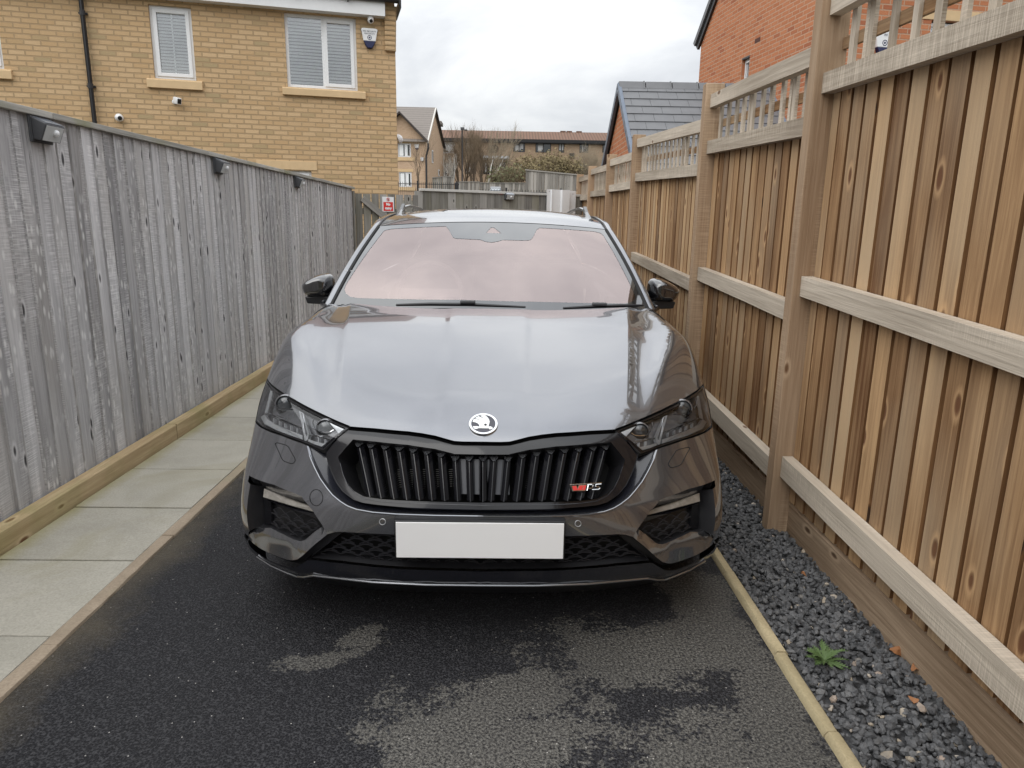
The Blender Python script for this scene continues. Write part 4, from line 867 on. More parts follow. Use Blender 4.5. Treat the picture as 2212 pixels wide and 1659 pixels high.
mb.build('roof', M['pantile'], fb_)
mb = MB(); mb.box((bx0, YB-.55, zgut-.32), (bx1, YB-.35, zgut+.05)); mb.box((bx0, YB-.35, zgut-.4), (bx1, YB, zgut-.28)); mb.build('gutter', M['black'], fb_)
dkf = plain('dark_brown_frame', (.03, .022, .018), .5); curt = plain('pale_curtain', (.5, .5, .5), .8, var=.3, vs=2); r = random.Random(8)
for i, w in enumerate(WB):
    mb = MB(); y = YB+.1; f = .08
    for a, b_, c, d in ((w[0], w[0]+f, w[2], w[3]), (w[1]-f, w[1], w[2], w[3]), (w[0]+f, w[1]-f, w[2], w[2]+f), (w[0]+f, w[1]-f, w[3]-f, w[3]), ((w[0]+w[1])/2-.05, (w[0]+w[1])/2+.05, w[2]+f, w[3]-f)): mb.box((a, y, c), (b_, y+.06, d))
    if w[1]-w[0] > 1.2: mb.box((w[0]+f, y+.001, w[3]-(w[3]-w[2])*.3), ((w[0]+w[1])/2-.05, y+.06, w[3]-(w[3]-w[2])*.3+.06))
    o = mb.build('window', dkf if i not in (6,) else M['upvc'], fb_); mb = MB(); mb.face([(w[0], y+.04, w[2]), (w[1], y+.04, w[2]), (w[1], y+.04, w[3]), (w[0], y+.04, w[3])]); mb.build('pane', M['dark_pane'], o)
    mb = MB(); q = y+.035
    for _ in range(3 if i != 6 else 7): a = r.uniform(w[0]+.05, w[1]-.5); b_ = a+r.uniform(.2, .5); c = w[2]+(w[3]-w[2])*r.uniform(.1, .5); q -= .004; mb.face([(a, q, c), (b_, q, c), (b_, q, w[3]-.12), (a, q, w[3]-.12)])
    mb.build('curtain', curt, o)
cx_, cz_ = fpt(1068, 322, YB); mb = MB(); mb.lathe([(.5, 0), (.5, .12), (.36, .12), (.36, .0)], 20, Matrix.Translation((cx_, YB-.0, cz_)) @ Matrix.Rotation(math.pi/2, 4, 'X')); mb.box((cx_-.36, YB-.06, cz_-.04), (cx_+.36, YB-.02, cz_+.04)); mb.box((cx_-.04, YB-.06, cz_-.36), (cx_+.04, YB-.02, cz_+.36)); mb.build('round_window', dkf, fb_)
a = fpt(1042, 336, YB-2.5); b_ = fpt(1100, 341, YB-2.5); mb = MB(); mb.box((a[0], YB-2.5, a[1]-.28), (b_[0], YB, a[1])); mb.build('porch_roof', plain('pale_porch', (.5, .52, .55), .6), fb_)
a = fpt(1235, 336.5, YB); mb = MB(); mb.box((a[0]-.3, YB-.2, a[1]-.25), (a[0]+.3, YB-.002, a[1]+.28)); mb.build('wall_lamp', M['black'], fb_)

# --- fences, railings, bin, parked car, street lamp
def far_fence(label, u0, v0, y0, u1, v1, y1, zbot=0, name='panel_fence', mat='far_wood', nposts=0):
    a = fpt(u0, v0, y0); b_ = fpt(u1, v1, y1); t = thing(name, label, 'fence', (a[0], y0, gz(y0))); L = math.hypot(b_[0]-a[0], y1-y0); mb = MB(); n = max(2, int(L/.15)); r = random.Random(int(u0))
    dx, dy = (b_[0]-a[0])/L, (y1-y0)/L
    for k in range(n):
        s0, s1 = L*k/n, L*(k+1)/n-.012; zt = a[1]+(b_[1]-a[1])*k/n+r.uniform(-.01, .01); q = r.uniform(0, .03)
        Mx = Matrix.Translation((a[0], y0, 0)) @ Matrix(((dx, -dy, 0, 0), (dy, dx, 0, 0), (0, 0, 1, 0), (0, 0, 0, 1)))
        mb.box((s0, -q-.02, gz(y0)-.1), (s1, -q, zt), M=Mx, grain='z', uvo=(r.random()*50, r.random()*50), tone=r.random())
    mb.build('board_panel', M[mat], t); mb = MB(); mb.face([(0, 0, 0)]*0) if 0 else None
    P = [(a[0]-dy*-.06, y0-dx*.06, a[1]+.0), (b_[0], y1-.06, b_[1]+.0)]; mb.tube(P, .04, 4); mb.build('capping', M['far_wood'], t); return t
far_fence('tall pale grey board fence sloping down beside the garage gable', 1136.5, 367, 36, 1290, 382, 34)
far_fence('low grey board fence in front of the flats, left of the tall fence', 1037, 395, 58, 1137, 395.5, 58); far_fence('short pale grey fence behind the street lamp foot', 991, 392.5, 57, 1036.5, 393, 57)
far_fence('pale grey fence panel standing at the far gabled house corner', 956.5, 380.5, 56, 979.5, 382, 56); far_fence('small brown fence panel against the far gabled house', 934, 384, 55, 956, 382, 55, mat='gate_wood')
def railing(label, u0, u1, v, y):
    a, b_ = fpt(u0, v, y), fpt(u1, v, y); t = thing('railing', label, 'railing', (a[0], y, gz(y))); L = b_[0]-a[0]; mb = MB(); x = a[0]
    while x < b_[0]: mb.box((x-.012, y-.012, a[1]-1.15), (x+.012, y+.012, a[1])); x += .13
    mb.build('bars', M['iron'], t); mb = MB()
    for z in (a[1]-.12, a[1]-1.05): mb.box((a[0], y-.02, z-.02), (b_[0], y+.02, z+.02))
    mb.build('rail', M['iron'], t); x = a[0]+1.2
    while x < b_[0]: q = MB(); q.box((x-.045, y-.045, a[1]-1.2), (x+.045, y+.045, a[1]+.08)); q.build('post', M['iron'], t); x += 2.5
railing('black iron railing in front of the far gabled house', 861, 992, 392.5, 46); railing('black iron railing below the tall sloping fence', 1037, 1275, 408.5, 33)
a = fpt(982.6, 394, 50); b_ = fpt(990.8, 394, 50); t = thing('wheelie_bin', 'dark wheeled bin by the far railing left of the lamp post', 'bin', ((a[0]+b_[0])/2, 50, a[1]-1.1)); w = (b_[0]-a[0])/2
mb = MB(); mb.prism([(-w*.8, 0), (w*.8, 0), (w, 1.0), (-w, 1.0)][::-1], -.3, .3, 'y'); mb.build('body', M['black'], t, local=True); mb = MB(); mb.box((-w*1.05, -.34, 1.0), (w*1.05, .32, 1.08)); mb.build('lid', M['dark_grey'], t, local=True, bevel=.03)
YL = 68.0; a = fpt(998.3, 278, YL); t = thing('street_lamp', 'slim black street lamp with a flat lantern beside the gabled house', 'street lamp', (a[0], YL, gz(YL)))
mb = MB(); mb.tube([(a[0], YL, gz(YL)-.2), (a[0], YL, gz(YL)+1.3), (a[0], YL, gz(YL)+1.35), (a[0], YL, a[1])], [.11, .11, .075, .06], 8); mb.build('pole', M['iron'], t, smooth=True)
b_ = fpt(1009.5, 281, YL); mb = MB(); mb.box((a[0]-.15, YL-.14, a[1]-.1), (a[0]+.2, YL+.14, a[1]+.12)); mb.box((a[0]+.2, YL-.16, a[1]-.16), (b_[0], YL+.16, a[1]-.06)); mb.build('lantern', M['dark_grey'], t, bevel=.03)
# far parked car seen from behind
YC = 44.0; a = fpt(1052.5, 401.5, YC); b_ = fpt(1088, 401.5, YC); cxm = (a[0]+b_[0])/2; hw = (b_[0]-a[0])/2*.86; zt = a[1]; z0 = zt-1.46
t = thing('parked_car', 'distant dark hatchback car parked beyond the back fence', 'car', (cxm, YC, z0)); dk = plain('dark_car_paint', (.02, .024, .035), .2, coat=1.0)
mb = MB(); S = [(-.05, .2, .95), (.0, .45, 1.0), (.02, .85, 1.0), (.12, .95, .97), (.45, 1.36, .74), (.7, 1.46, .70), (1.9, 1.45, .68), (2.9, .98, .9), (4.0, .82, .92), (4.1, .3, .9)]
mbv = [[(cxm-hw*q, YC+y, z0+z), (cxm+hw*q, YC+y, z0+z)] for y, z, q in S]
for (p0, p1), (q0, q1) in zip(mbv[:-1], mbv[1:]): mb.face([p0, p1, q1, q0])
mb.face([p[0] for p in mbv][::-1]); mb.face([p[1] for p in mbv]); mb.build('body', dk, t)
gl = glass('rear_glass', (.10, .11, .12), .05); mb = MB(); mb.face([(cxm-hw*.83, YC+.16, z0+.98), (cxm+hw*.83, YC+.16, z0+.98), (cxm+hw*.66, YC+.42, z0+1.33), (cxm-hw*.66, YC+.42, z0+1.33)]); mb.build('rear_window', M['pane'] if 0 else plain('bright_rear_window', (.35, .38, .4), .1, spec=1.0), t)
for s_ in (-1, 1): mb = MB(); mb.box((cxm+s_*hw*.78-.17, YC-.03, z0+.78), (cxm+s_*hw*.78+.17, YC+.05, z0+1.0)); mb.build('tail_light', M['red'], t, bevel=.03)
for s_ in (-1, 1):
    for y in (.7, 3.3): mb = MB(); mb.lathe([(.31, 0), (.31, .2), (.2, .21)], 16, Matrix.Translation((cxm+s_*hw*.72, YC+y, z0+.31)) @ Matrix.Rotation(math.pi/2*s_, 4, 'Y')); mb.build('wheel', M['black'], t)

# --- bare trees and shrubs
M['bark'] = plain('brown_bark', (.13, .095, .065), .9, var=.35, vs=3); M['twig'] = plain('thin_twig', (.17, .125, .08), .9, var=.35, vs=2); M['birch'] = plain('birch_bark', (.62, .60, .56), .8, var=.3, vs=4)
M['olive'] = plain('olive_leaf', (.19, .15, .07), .8, var=.5, vs=1.5); M['green'] = plain('green_leaf', (.11, .115, .05), .8, var=.5, vs=1.5); M['pale_twig'] = plain('pale_twig', (.30, .25, .18), .9, var=.35, vs=2)
def bare_tree(label, u, vtop, y, base=None, stems=1, spread=.35, tr=.1, trunk='bark', twig='twig', lean=0.0, seed=1, depth=5, leaves=None, group='bare trees beyond the fence', cat='tree', name='bare_tree', nleaf=0, fork=(2, 3), first=.32):
    r = random.Random(seed); p = fpt(u, vtop, y); z0 = gz(y) if base is None else base; H = p[1]-z0
    t = thing(name, label, cat, (p[0], y, z0), 0, group); tk = MB(); cr = MB(); tips = []
    def grow(pos, d, L, rad, lev):
        n = 3; pts = [pos]; rs = [rad]
        for i in range(n):
            d = (d+Vector((r.gauss(0, .10), r.gauss(0, .10), .07+r.gauss(0, .05)))).normalized(); pts.append(pts[-1]+d*L/n); rs.append(rad*(1-.42*(i+1)/n))
        (tk if lev <= 1 else cr).tube(pts, rs, 5 if lev <= 1 else 3, cap=False)
        if lev >= depth: tips.append(pts[-1]); tips.append(pts[1]); return
        for c in range(r.randint(*fork)+(1 if lev > 2 else 0)):
            q = r.uniform(.45, 1); k = min(n-1, int(q*n)); b = pts[k]+(pts[k+1]-pts[k])*(q*n-k) if q < 1 else pts[-1]
            ax = Vector((r.gauss(0, 1), r.gauss(0, 1), r.gauss(0, .35))).normalized(); nd = (d+ax*(spread*r.uniform(.7, 1.6))).normalized(); grow(b, nd, L*r.uniform(.6, .85), rs[k+1]*.68, lev+1)
        grow(pts[-1], d, L*.74, rs[-1], lev+1)
    for s_ in range(stems):
        a = 2*math.pi*s_/stems+r.random(); k = .0 if stems == 1 else .28; d = Vector((math.cos(a)*k+lean, math.sin(a)*k, 1)).normalized(); grow(Vector((p[0]-lean*H*.8, y, z0))+Vector((math.cos(a), math.sin(a), 0))*.12*(stems > 1), d, H*first*r.uniform(.85, 1.1), tr, 0)
    top = max(q.z for q in tips)-z0; k = H/top
    def fit(mb): mb.v = [(v[0], v[1], z0+(v[2]-z0)*k) for v in mb.v]; return mb
    fit(tk).build('trunk', M[trunk], t, smooth=True, auto=80)
    o = fit(cr).build('crown', M[twig], t)
    if leaves:
        lf = MB()
        for _ in range(nleaf):
            q = r.choice(tips); q = Vector((q.x, q.y, z0+(q.z-z0)*k))+Vector((r.gauss(0, .2), r.gauss(0, .2), r.gauss(0, .2))); s = r.uniform(.07, .16); a = Vector((r.gauss(0, 1), r.gauss(0, 1), r.gauss(0, 1))).normalized(); b = a.orthogonal().normalized()
            lf.face([q-a*s, q+b*s*.5, q+a*s, q-b*s*.5])
        lf.build('leaves', M[leaves], o)
    return t
bare_tree('slender brown bare tree in front of the far gabled house', 905, 278, 52, tr=.075, spread=.42, seed=3, depth=4, first=.36)
bare_tree('big multi stemmed bare tree left of the birches', 1000, 262, 72, stems=4, tr=.13, spread=.33, seed=5, depth=5); bare_tree('bare multi stemmed tree behind the street lamp', 1026, 270, 75, stems=4, tr=.12, spread=.3, seed=9, depth=5)
bare_tree('pale birch with a short white trunk behind the lamp post', 972, 330, 70, stems=3, tr=.12, trunk='birch', twig='birch', spread=.42, seed=12, depth=3); bare_tree('leaning white birch in front of the flats', 1082, 259, 70, tr=.13, trunk='birch', twig='pale_twig', lean=.22, spread=.34, seed=14, depth=5, stems=2)
bare_tree('wide bare tree at the left end of the flats', 965, 300, 80, stems=3, tr=.1, spread=.42, seed=33, depth=5); bare_tree('bare twiggy tree in front of the porch', 1050, 305, 78, stems=4, tr=.09, spread=.4, seed=35, depth=5)
for i, (u, v, y, st, sd_, lv, lab) in enumerate([(1105, 352, 62, 5, 41, 'green', 'sparse greenish shrub by the flats doorway'), (1125, 330, 66, 5, 42, 'olive', 'olive brown bush below the dark flats window'), (1162, 322, 68, 5, 43, 'olive', 'tall yellowish bush before the middle of the flats'), (1195, 318, 70, 5, 44, 'olive', 'rounded olive bush right of the yellowish bush'),
                                                 (1228, 326, 70, 4, 45, 'olive', 'olive bush under the wall lamp of the flats'), (1262, 308, 72, 6, 46, None, 'pale twiggy bush before the right flats window'), (1288, 300, 72, 6, 47, None, 'pale twiggy tree beside the garage verge'), (1075, 362, 64, 5, 48, 'green', 'low greenish bush at the birch foot')]):
    bare_tree(lab, u, v, y, stems=st, tr=.06, spread=.55, seed=sd_, depth=5, twig='twig' if lv else 'pale_twig', leaves=lv, nleaf=(1300 if lv == 'olive' else 320) if lv else 0, group='shrubs in front of the flats', cat='shrub', name='bush', fork=(2, 3), first=.3)

# ------------------------------------------------------------------ weed and fallen leaves on the gravel
c = onz(1780, 1432, .02); t = thing('thistle_weed', 'small green jagged weed growing in the slate gravel', 'weed', c); lm, tt, b = newmat('weed_leaf'); tn = attr(tt, 'tone'); uvn = N(tt, 'ShaderNodeTexNoise', Scale=60.0)
tt.links.new(mix(tt, uvn.outputs[0], (.045, .09, .024), (.115, .175, .055)), b.inputs['Base Color']); b.inputs['Roughness'].default_value = .6
r = random.Random(17)
for k in range(20):
    a = 2*math.pi*k/20+r.uniform(-.2, .2); L = r.uniform(.055, .10); up = r.uniform(.2, 1.15); mb = MB(); n = 9; mid = []; d = Vector((math.cos(a), math.sin(a), 0)); w = Vector((-d.y, d.x, 0))
    for i in range(n+1): s = i/n; mid.append(d*L*s*math.cos(up*.6)+Vector((0, 0, L*(up*s-.65*up*s*s)+.006)))
    for i in range(n):
        wd = .0125*math.sin(math.pi*min(1, (i+.6)/n))*(.6+.8*r.random())
        for sg_ in (-1, 1): mb.face([mid[i], mid[i+1], mid[i+1]*.6+mid[i]*.4+w*sg_*wd*1.0+d*.006+Vector((0, 0, .004)), mid[i]+w*sg_*wd*.35][::sg_])
    mb.build('leaf', lm, t, local=True)
lf = plain('dead_leaf', (.30, .13, .05), .7, var=.3, vs=60)
for i, (u, v, lab) in enumerate([(1938, 1406, 'curled brown dead leaf against the gravel board'), (1976, 1444, 'small brown dead leaf nearer the camera by the gravel board'), (1975, 1512, 'dead leaf lying flat in the nearest slate gravel'), (1926, 957+0, None), (1735, 1240, 'pale tan dead leaf beside the fence post foot')]):
    if lab is None: continue
    c = onz(u, v, .03); mb = MB(); a = i*1.3; s = (.024, .016, .014, .012, .014)[i]; pts = [(math.cos(q)*s*(1+.3*math.cos(3*q)), math.sin(q)*s*.65, .008*math.sin(2*q+i)) for q in [2*math.pi*k/12 for k in range(12)]]
    R = Matrix.Translation(c) @ Matrix.Rotation(a, 4, 'Z') @ Matrix.Rotation(.5 if i == 0 else .2, 4, 'X'); mid = R @ Vector((0, 0, .006))
    for k in range(12): mb.face([mid, R @ Vector(pts[k]), R @ Vector(pts[(k+1) % 12])])
    o = mb.build('dead_leaf', lf); tag(o, lab, 'leaf', 'dead leaves on the gravel')
# ------------------------------------------------------------------ the parked estate car
CX, CY = -.062, 2.03
def pch(tab):
    xs = np.array([t[0] for t in tab], float); ys = np.array([t[1] for t in tab], float); h = np.diff(xs); dl = np.diff(ys)/h; d = np.zeros(len(xs))
    for i in range(1, len(xs)-1):
        if dl[i-1]*dl[i] > 0: w1, w2 = 2*h[i]+h[i-1], h[i]+2*h[i-1]; d[i] = (w1+w2)/(w1/dl[i-1]+w2/dl[i])
    d[0], d[-1] = dl[0], dl[-1]
    def f(x):
        x = np.asarray(x, float); i = np.clip(np.searchsorted(xs, x)-1, 0, len(xs)-2); t = (x-xs[i])/h[i]; lo = t < 0; hi = t > 1; tc_ = np.clip(t, 0, 1); t2 = tc_*tc_; t3 = t2*tc_
        v = (2*t3-3*t2+1)*ys[i]+(t3-2*t2+tc_)*h[i]*d[i]+(-2*t3+3*t2)*ys[i+1]+(t3-t2)*h[i]*d[i+1]
        return v+np.where(lo, t*h[i]*d[0], 0)+np.where(hi, (t-1)*h[i]*d[-1], 0)
    return f
YC_ = pch([(.10, .24), (.17, .14), (.22, .085), (.25, .058), (.30, .036), (.36, .012), (.43, 0), (.50, .002), (.53, .012), (.60, .045), (.66, .078), (.70, .104), (.74, .15), (.80, .25)])
PLO = pch([(0, 0), (.2, .003), (.4, .022), (.55, .055), (.65, .092), (.75, .148), (.82, .212), (.86, .272), (.885, .37), (.902, .58), (.914, .95), (1.0, 3.6)])
PHI = pch([(0, 0), (.2, .010), (.4, .060), (.5, .102), (.6, .158), (.7, .228), (.78, .302), (.84, .378), (.88, .475), (.900, .65), (.914, 1.0), (1.0, 3.7)])
ZC_ = pch([(-.1, .55), (.05, .675), (.10, .716), (.16, .754), (.25, .792), (.4, .840), (.55, .887), (.7, .929), (.85, .967), (.95, .988), (1.05, 1.003), (1.12, 1.012), (1.3, 1.034), (1.8, 1.06), (5, 1.08)])
SID = pch([(.1, .84), (.2, .885), (.35, .905), (.5, .908), (.65, .909), (.75, .906), (.85, .894), (.92, .872), (1.0, .81), (1.06, .74), (1.2, .55)])
OUT = pch([(0, 0), (.04, -.010), (.08, -.030), (.12, -.060), (.16, -.10), (.20, -.15), (.24, -.22), (.3, -.36), (.5, -1.2)])
def sst(a, b_, x): t = np.clip((x-a)/(b_-a), 0, 1); return t*t*(3-2*t)
def smax(a, b_, k): h = np.maximum(k-np.abs(a-b_), 0)/k; return np.maximum(a, b_)+h*h*k*.25
def FB(x, y, z):
    s = np.abs(x); w = sst(.33, .70, z)
    f1 = YC_(z)+PLO(s)*(1-w)+PHI(s)*w-y
    yc = np.clip(y, .1, 1.3); c1 = .45+.165*yc; c2 = .49+.33*np.minimum(yc, .95)
    a = np.clip(s/c1, 0, 1); inner = -.013*a**2
    ch = np.clip((s-c1)/(c2-c1), 0, 1); chan = -.019*sst(.1, .35, yc)*(1-(1-np.minimum(ch/.6, 1))**2)+.004*sst(.6, 1, ch)
    cen = .0060/(1+np.exp(np.clip((s-(.135+.04*yc))/.009, -30, 30)))
    f2 = z-(ZC_(y)+inner+chan+cen+np.where(s > c2, OUT(s-c2), 0))
    f3 = s-SID(z)
    return smax(smax(f2, f1, .05), f3, .05)
P0 = np.array([0, 1.75, .45])
def surf(az, el, push=0.0):
    az = np.asarray(az, float); el = np.asarray(el, float); d = np.stack([np.sin(az)*np.cos(el), -np.cos(az)*np.cos(el), np.sin(el)], -1)
    lo = np.full(az.shape, .05); hi = np.full(az.shape, 3.2)
    for _ in range(42): m = (lo+hi)/2; p = P0+d*m[..., None]; o = FB(p[..., 0], p[..., 1], p[..., 2]) > 0; hi = np.where(o, m, hi); lo = np.where(o, lo, m)
    return P0+d*lo[..., None]
def grad(p, e=1.5e-3):
    g = np.stack([FB(p[:, 0]+e, p[:, 1], p[:, 2])-FB(p[:, 0]-e, p[:, 1], p[:, 2]), FB(p[:, 0], p[:, 1]+e, p[:, 2])-FB(p[:, 0], p[:, 1]-e, p[:, 2]), FB(p[:, 0], p[:, 1], p[:, 2]+e)-FB(p[:, 0], p[:, 1], p[:, 2]-e)], -1)
    return g/np.linalg.norm(g, axis=1, keepdims=True)
def chart(p): q = np.asarray(p)-P0; return np.stack([np.arctan2(q[..., 0], -q[..., 1]), np.arctan2(q[..., 2], np.hypot(q[..., 0], q[..., 1]))], -1)
def hitpx(uv):
    """points of the picture on the car's outer skin, car coordinates"""
    uv = np.asarray(uv, float); d = np.stack([uv[:, 0]-PPX, uv[:, 1]-PPY, np.full(len(uv), FPX)], -1)/FPX @ RW.T; o = CAM-np.array([CX, CY, 0]); lo = np.full(len(uv), 1.2); hi = np.full(len(uv), np.nan)
    ts = np.arange(1.2, 6, .01); P = o+d[:, None]*ts[None, :, None]; ins = FB(P[..., 0], P[..., 1], P[..., 2]) < 0; k = np.argmax(ins, 1); ok = ins.any(1)
    best = np.argmin(FB(P[..., 0], P[..., 1], P[..., 2]), 1); k = np.where(ok, k, best); hi = ts[k]; lo = np.where(ok, ts[np.maximum(k-1, 0)], ts[k])
    for _ in range(30): m = (lo+hi)/2; p = o+d*m[:, None]; i_ = FB(p[:, 0], p[:, 1], p[:, 2]) < 0; hi = np.where(i_, m, hi); lo = np.where(i_, lo, m)
    return o+d*lo[:, None]
def half(uv): p = hitpx(uv); p[:, 0] = np.abs(p[:, 0]); return chart(p)       # traced on either side, kept as the right half (x >= 0)
def cen(a): a = np.array(a); return a
HLp = [(569.8, 820.2), (584, 832.5), (599.4, 844.9), (632.3, 865.8), (676.2, 889.9), (720, 910.7), (752.9, 924.4), (724, 948), (695.9, 972.1), (654.2, 954.5), (610.4, 938.5), (566.5, 921.5), (544.6, 908.5), (550, 884.4), (558.8, 852.6)]
HE = [(752.9, 924.4), (807.9, 928.7), (881, 935.4), (910, 939.3), (939.5, 944.8), (962, 951.3), (980.4, 956.3), (1000, 957.6), (1043, 957.9)]
GOp = [(1043, 981), (980.4, 979.9), (962, 975.3), (939.5, 969.6), (881, 960.8), (807.9, 953.5), (762.5, 949.2), (746, 968), (730.3, 987.2), (737, 1012), (746.4, 1034), (754, 1049), (764, 1060.3), (784.5, 1072), (820, 1077.5), (866.3, 1080.8), (1043, 1086)]
GFp = HE[::-1]+[(728, 944.5), (702.6, 976), (708, 1000), (716, 1022), (726, 1043), (739.5, 1061), (764, 1079.5), (784, 1086), (807.9, 1089.5), (895.6, 1097), (1043, 1101)]
GBp = [(661.6, 957.5), (668, 984), (679.2, 1010.6), (691, 1034), (705.5, 1054.4), (718, 1070), (734.7, 1083.7), (750, 1093.5), (769.8, 1101.2), (805, 1107.5), (854.6, 1111.5), (940, 1114.5), (1043, 1116)]
FOp = [(540.5, 1046), (549.6, 1049), (605, 1070.5), (661.4, 1094), (673.9, 1109), (695, 1132.5), (670, 1155), (646, 1178.5), (640, 1182), (633.6, 1183.5), (624, 1180.5), (597, 1165), (567, 1148.5), (538.5, 1147)]
FLp = [(534.5, 1024), (592, 1047), (640, 1067), (651.7, 1072.3), (674, 1100.5), (695, 1132.5), (673.9, 1109), (661.4, 1094), (605, 1070.5), (549.6, 1049), (540.5, 1046)]
BBp = [(536.5, 1158), (540, 1167), (582.2, 1194.8), (605, 1204), (620, 1209), (630.8, 1210.5), (643, 1208), (655, 1199), (680, 1176), (707.3, 1154), (722, 1149.5), (737.7, 1148.5), (851.7, 1154.5), (1043, 1158)]
LTp = [(535, 1163), (541, 1176), (582, 1206), (605, 1216), (624, 1222), (640, 1223), (655, 1215), (669, 1206), (740, 1213.5), (807.9, 1221.5), (920, 1228.5), (1043, 1231.5)]
LBp = [(534, 1172), (546, 1190), (590, 1220), (620, 1232), (644.7, 1241), (660, 1241.5), (679.2, 1238.5), (807.9, 1252), (920, 1257.5), (1043, 1259)]
LGp = [(737.7, 1151), (851.7, 1157), (1043, 1160.5), (1043, 1229), (920, 1226), (807.9, 1219), (740, 1211), (672, 1203.6)]
BLp = FOp[5:]+[(536.6, 1156)]+BBp[1:10]+[(701, 1143)]
c3 = lambda *p: chart(np.array(p, float))
hc = lambda L: half(L)
def onx0(c): c = c.copy(); c[c[:, 0] < .004, 0] = 0; return c
HLc, HEc, GOc, GFc, GBc, FOc, FLc, BBc, LTc, LBc, LGc = [onx0(hc(L)) for L in (HLp, HE, GOp, GFp, GBp, FOp, FLp, BBp, LTp, LBp, LGp)]
for A_ in (HEc, GOc, GFc, GBc, BBc, LTc, LBc, LGc):
    A_[np.abs(A_[:, 0]) < .012, 0] = 0
BBc, LTc, LBc = [np.concatenate([chart(np.array(P, float)), A_]) for P, A_ in (([(.910, .62, .30), (.902, .45, .285)], BBc), ([(.905, .62, .275), (.897, .45, .262)], LTc), ([(.890, .62, .225), (.882, .45, .222)], LBc))]
hl_corner = HLc[0]; hl_low = HLc[12]
def xyz(s, y): lo, hi = .3, 1.4                                  # skin height at a place in plan
def topz(s, y):
    lo, hi = .3, 1.3
    for _ in range(40):
        m = (lo+hi)/2
        if FB(np.array([s]), np.array([y]), np.array([m]))[0] > 0: hi = m
        else: lo = m
    return (s, y, lo)
SHUT = np.concatenate([[hl_corner], c3(*[topz(s, y) for s, y in ((.893, .80), (.880, .92), (.862, 1.08), (.838, 1.25), (.806, 1.40))])])
CEND = 1.18
REAR = np.concatenate([c3(*[topz(s, y) for s, y in ((.806, 1.40), (.74, 1.345), (.60, 1.26), (.4, 1.19), (.2, 1.155))]), c3(topz(0, 1.145))]); REAR[-1, 0] = 0
HOODc = np.concatenate([HEc[::-1], HLc[:7][::-1][1:], SHUT[1:], REAR[1:]])
SEAM = np.concatenate([[hl_low], c3((.9145, .54, .60), (.9145, .585, .57))])
ARCHC, ARCHR = (.925, .335), .362
arch = [(.9145 if z > .33 else .905, ARCHC[0]+ARCHR*math.cos(a), z) for a, z in [(a, ARCHC[1]+ARCHR*math.sin(a)) for a in np.linspace(math.radians(205), math.radians(-25), 30)]]
ARCH = c3(*arch)
DOORX = c3((.80, 1.47, 1.0), (.872, 1.47, .92), (.898, 1.47, .85), (.913, 1.47, .74), (.915, 1.47, .6), (.905, 1.47, .35), (.885, 1.47, .2))
BOT = c3((.885, 1.47, .19), (.885, 1.30, .19))
def seg(P, closed=False): n = len(P); return [(i, (i+1) % n) for i in range(n if closed else n-1)]
def offs(P, w):
    t = np.gradient(P, axis=0); t /= np.linalg.norm(t, axis=1, keepdims=True)+1e-9; n = np.stack([-t[:, 1], t[:, 0]], -1); return P+n*w, P-n*w
def dens(P, step=.012):
    o = [P[0]]
    for a, b_ in zip(P[:-1], P[1:]):
        k = max(1, int(np.ceil(np.linalg.norm(b_-a)/step))); o += [a+(b_-a)*i/k for i in range(1, k+1)]
    return np.array(o)
def pip(pts, poly):
    x, y = pts[:, 0], pts[:, 1]; ins = np.zeros(len(pts), bool); j = len(poly)-1
    for i in range(len(poly)):
        xi, yi = poly[i]; xj, yj = poly[j]
        with np.errstate(divide='ignore', invalid='ignore'): c = ((yi > y) != (yj > y)) & (x < (xj-xi)*(y-yi)/(yj-yi+1e-15)+xi)
        ins ^= c; j = i
    return ins
GAPS = [(dens(HEc), .0032), (dens(HLc[:7]), .0042), (dens(SHUT), .0016), (dens(SEAM), .0014), (dens(HLc[7:13]), .0034), (dens(np.concatenate([HLc[12:], HLc[:1]])), .0014)]
lines = [GOc, GFc, FOc, LGc]; CV = []; CE = []
def addline(P, closed=False):
    P = dens(np.concatenate([P, P[:1]]) if closed else P); i = len(CV); CV.extend(P.tolist()); CE.extend([(i+k, i+k+1) for k in range(len(P)-1)])
for L in lines: addline(L, True)
GB2 = offs(dens(GBc, .01), .0042); GB2 = GB2[0] if GB2[0][-1, 1] > GB2[1][-1, 1] else GB2[1]; GB2[-1, 0] = 0
BLc = onx0(hc(BLp)); BLi = BLc[:9]; BLo = BLc[9:]
for L in (GBc, GB2, FLc, BLc, BBc, LTc, LBc, REAR, DOORX, ARCH): addline(L)
addline(HLc, True)
for P, w in GAPS:
    for q in offs(P, w): q[:, 0] = np.maximum(q[:, 0], 0); addline(q)
azm, e0, e1 = 1.42, -.26, .66
gs = .0135
for fn_ in (lambda c1, c2: c1-.02, lambda c1, c2: c1-.006, lambda c1, c2: c1, lambda c1, c2: c1+.25*(c2-c1), lambda c1, c2: c1+.5*(c2-c1), lambda c1, c2: c1+.62*(c2-c1), lambda c1, c2: c1+.8*(c2-c1), lambda c1, c2: c2, lambda c1, c2: c2+.02, lambda c1, c2: c2+.045):
    pass
for fn_ in (lambda c1, c2: c1-.02, lambda c1, c2: c1-.006, lambda c1, c2: c1, lambda c1, c2: c1+.25*(c2-c1), lambda c1, c2: c1+.5*(c2-c1), lambda c1, c2: c1+.62*(c2-c1), lambda c1, c2: c1+.8*(c2-c1), lambda c1, c2: c2, lambda c1, c2: c2+.02, lambda c1, c2: c2+.045):
    addline(c3(*[topz(float(fn_(.45+.165*y, .49+.33*min(y, .95))), float(y)) for y in np.linspace(.34, 1.16, 40)]))
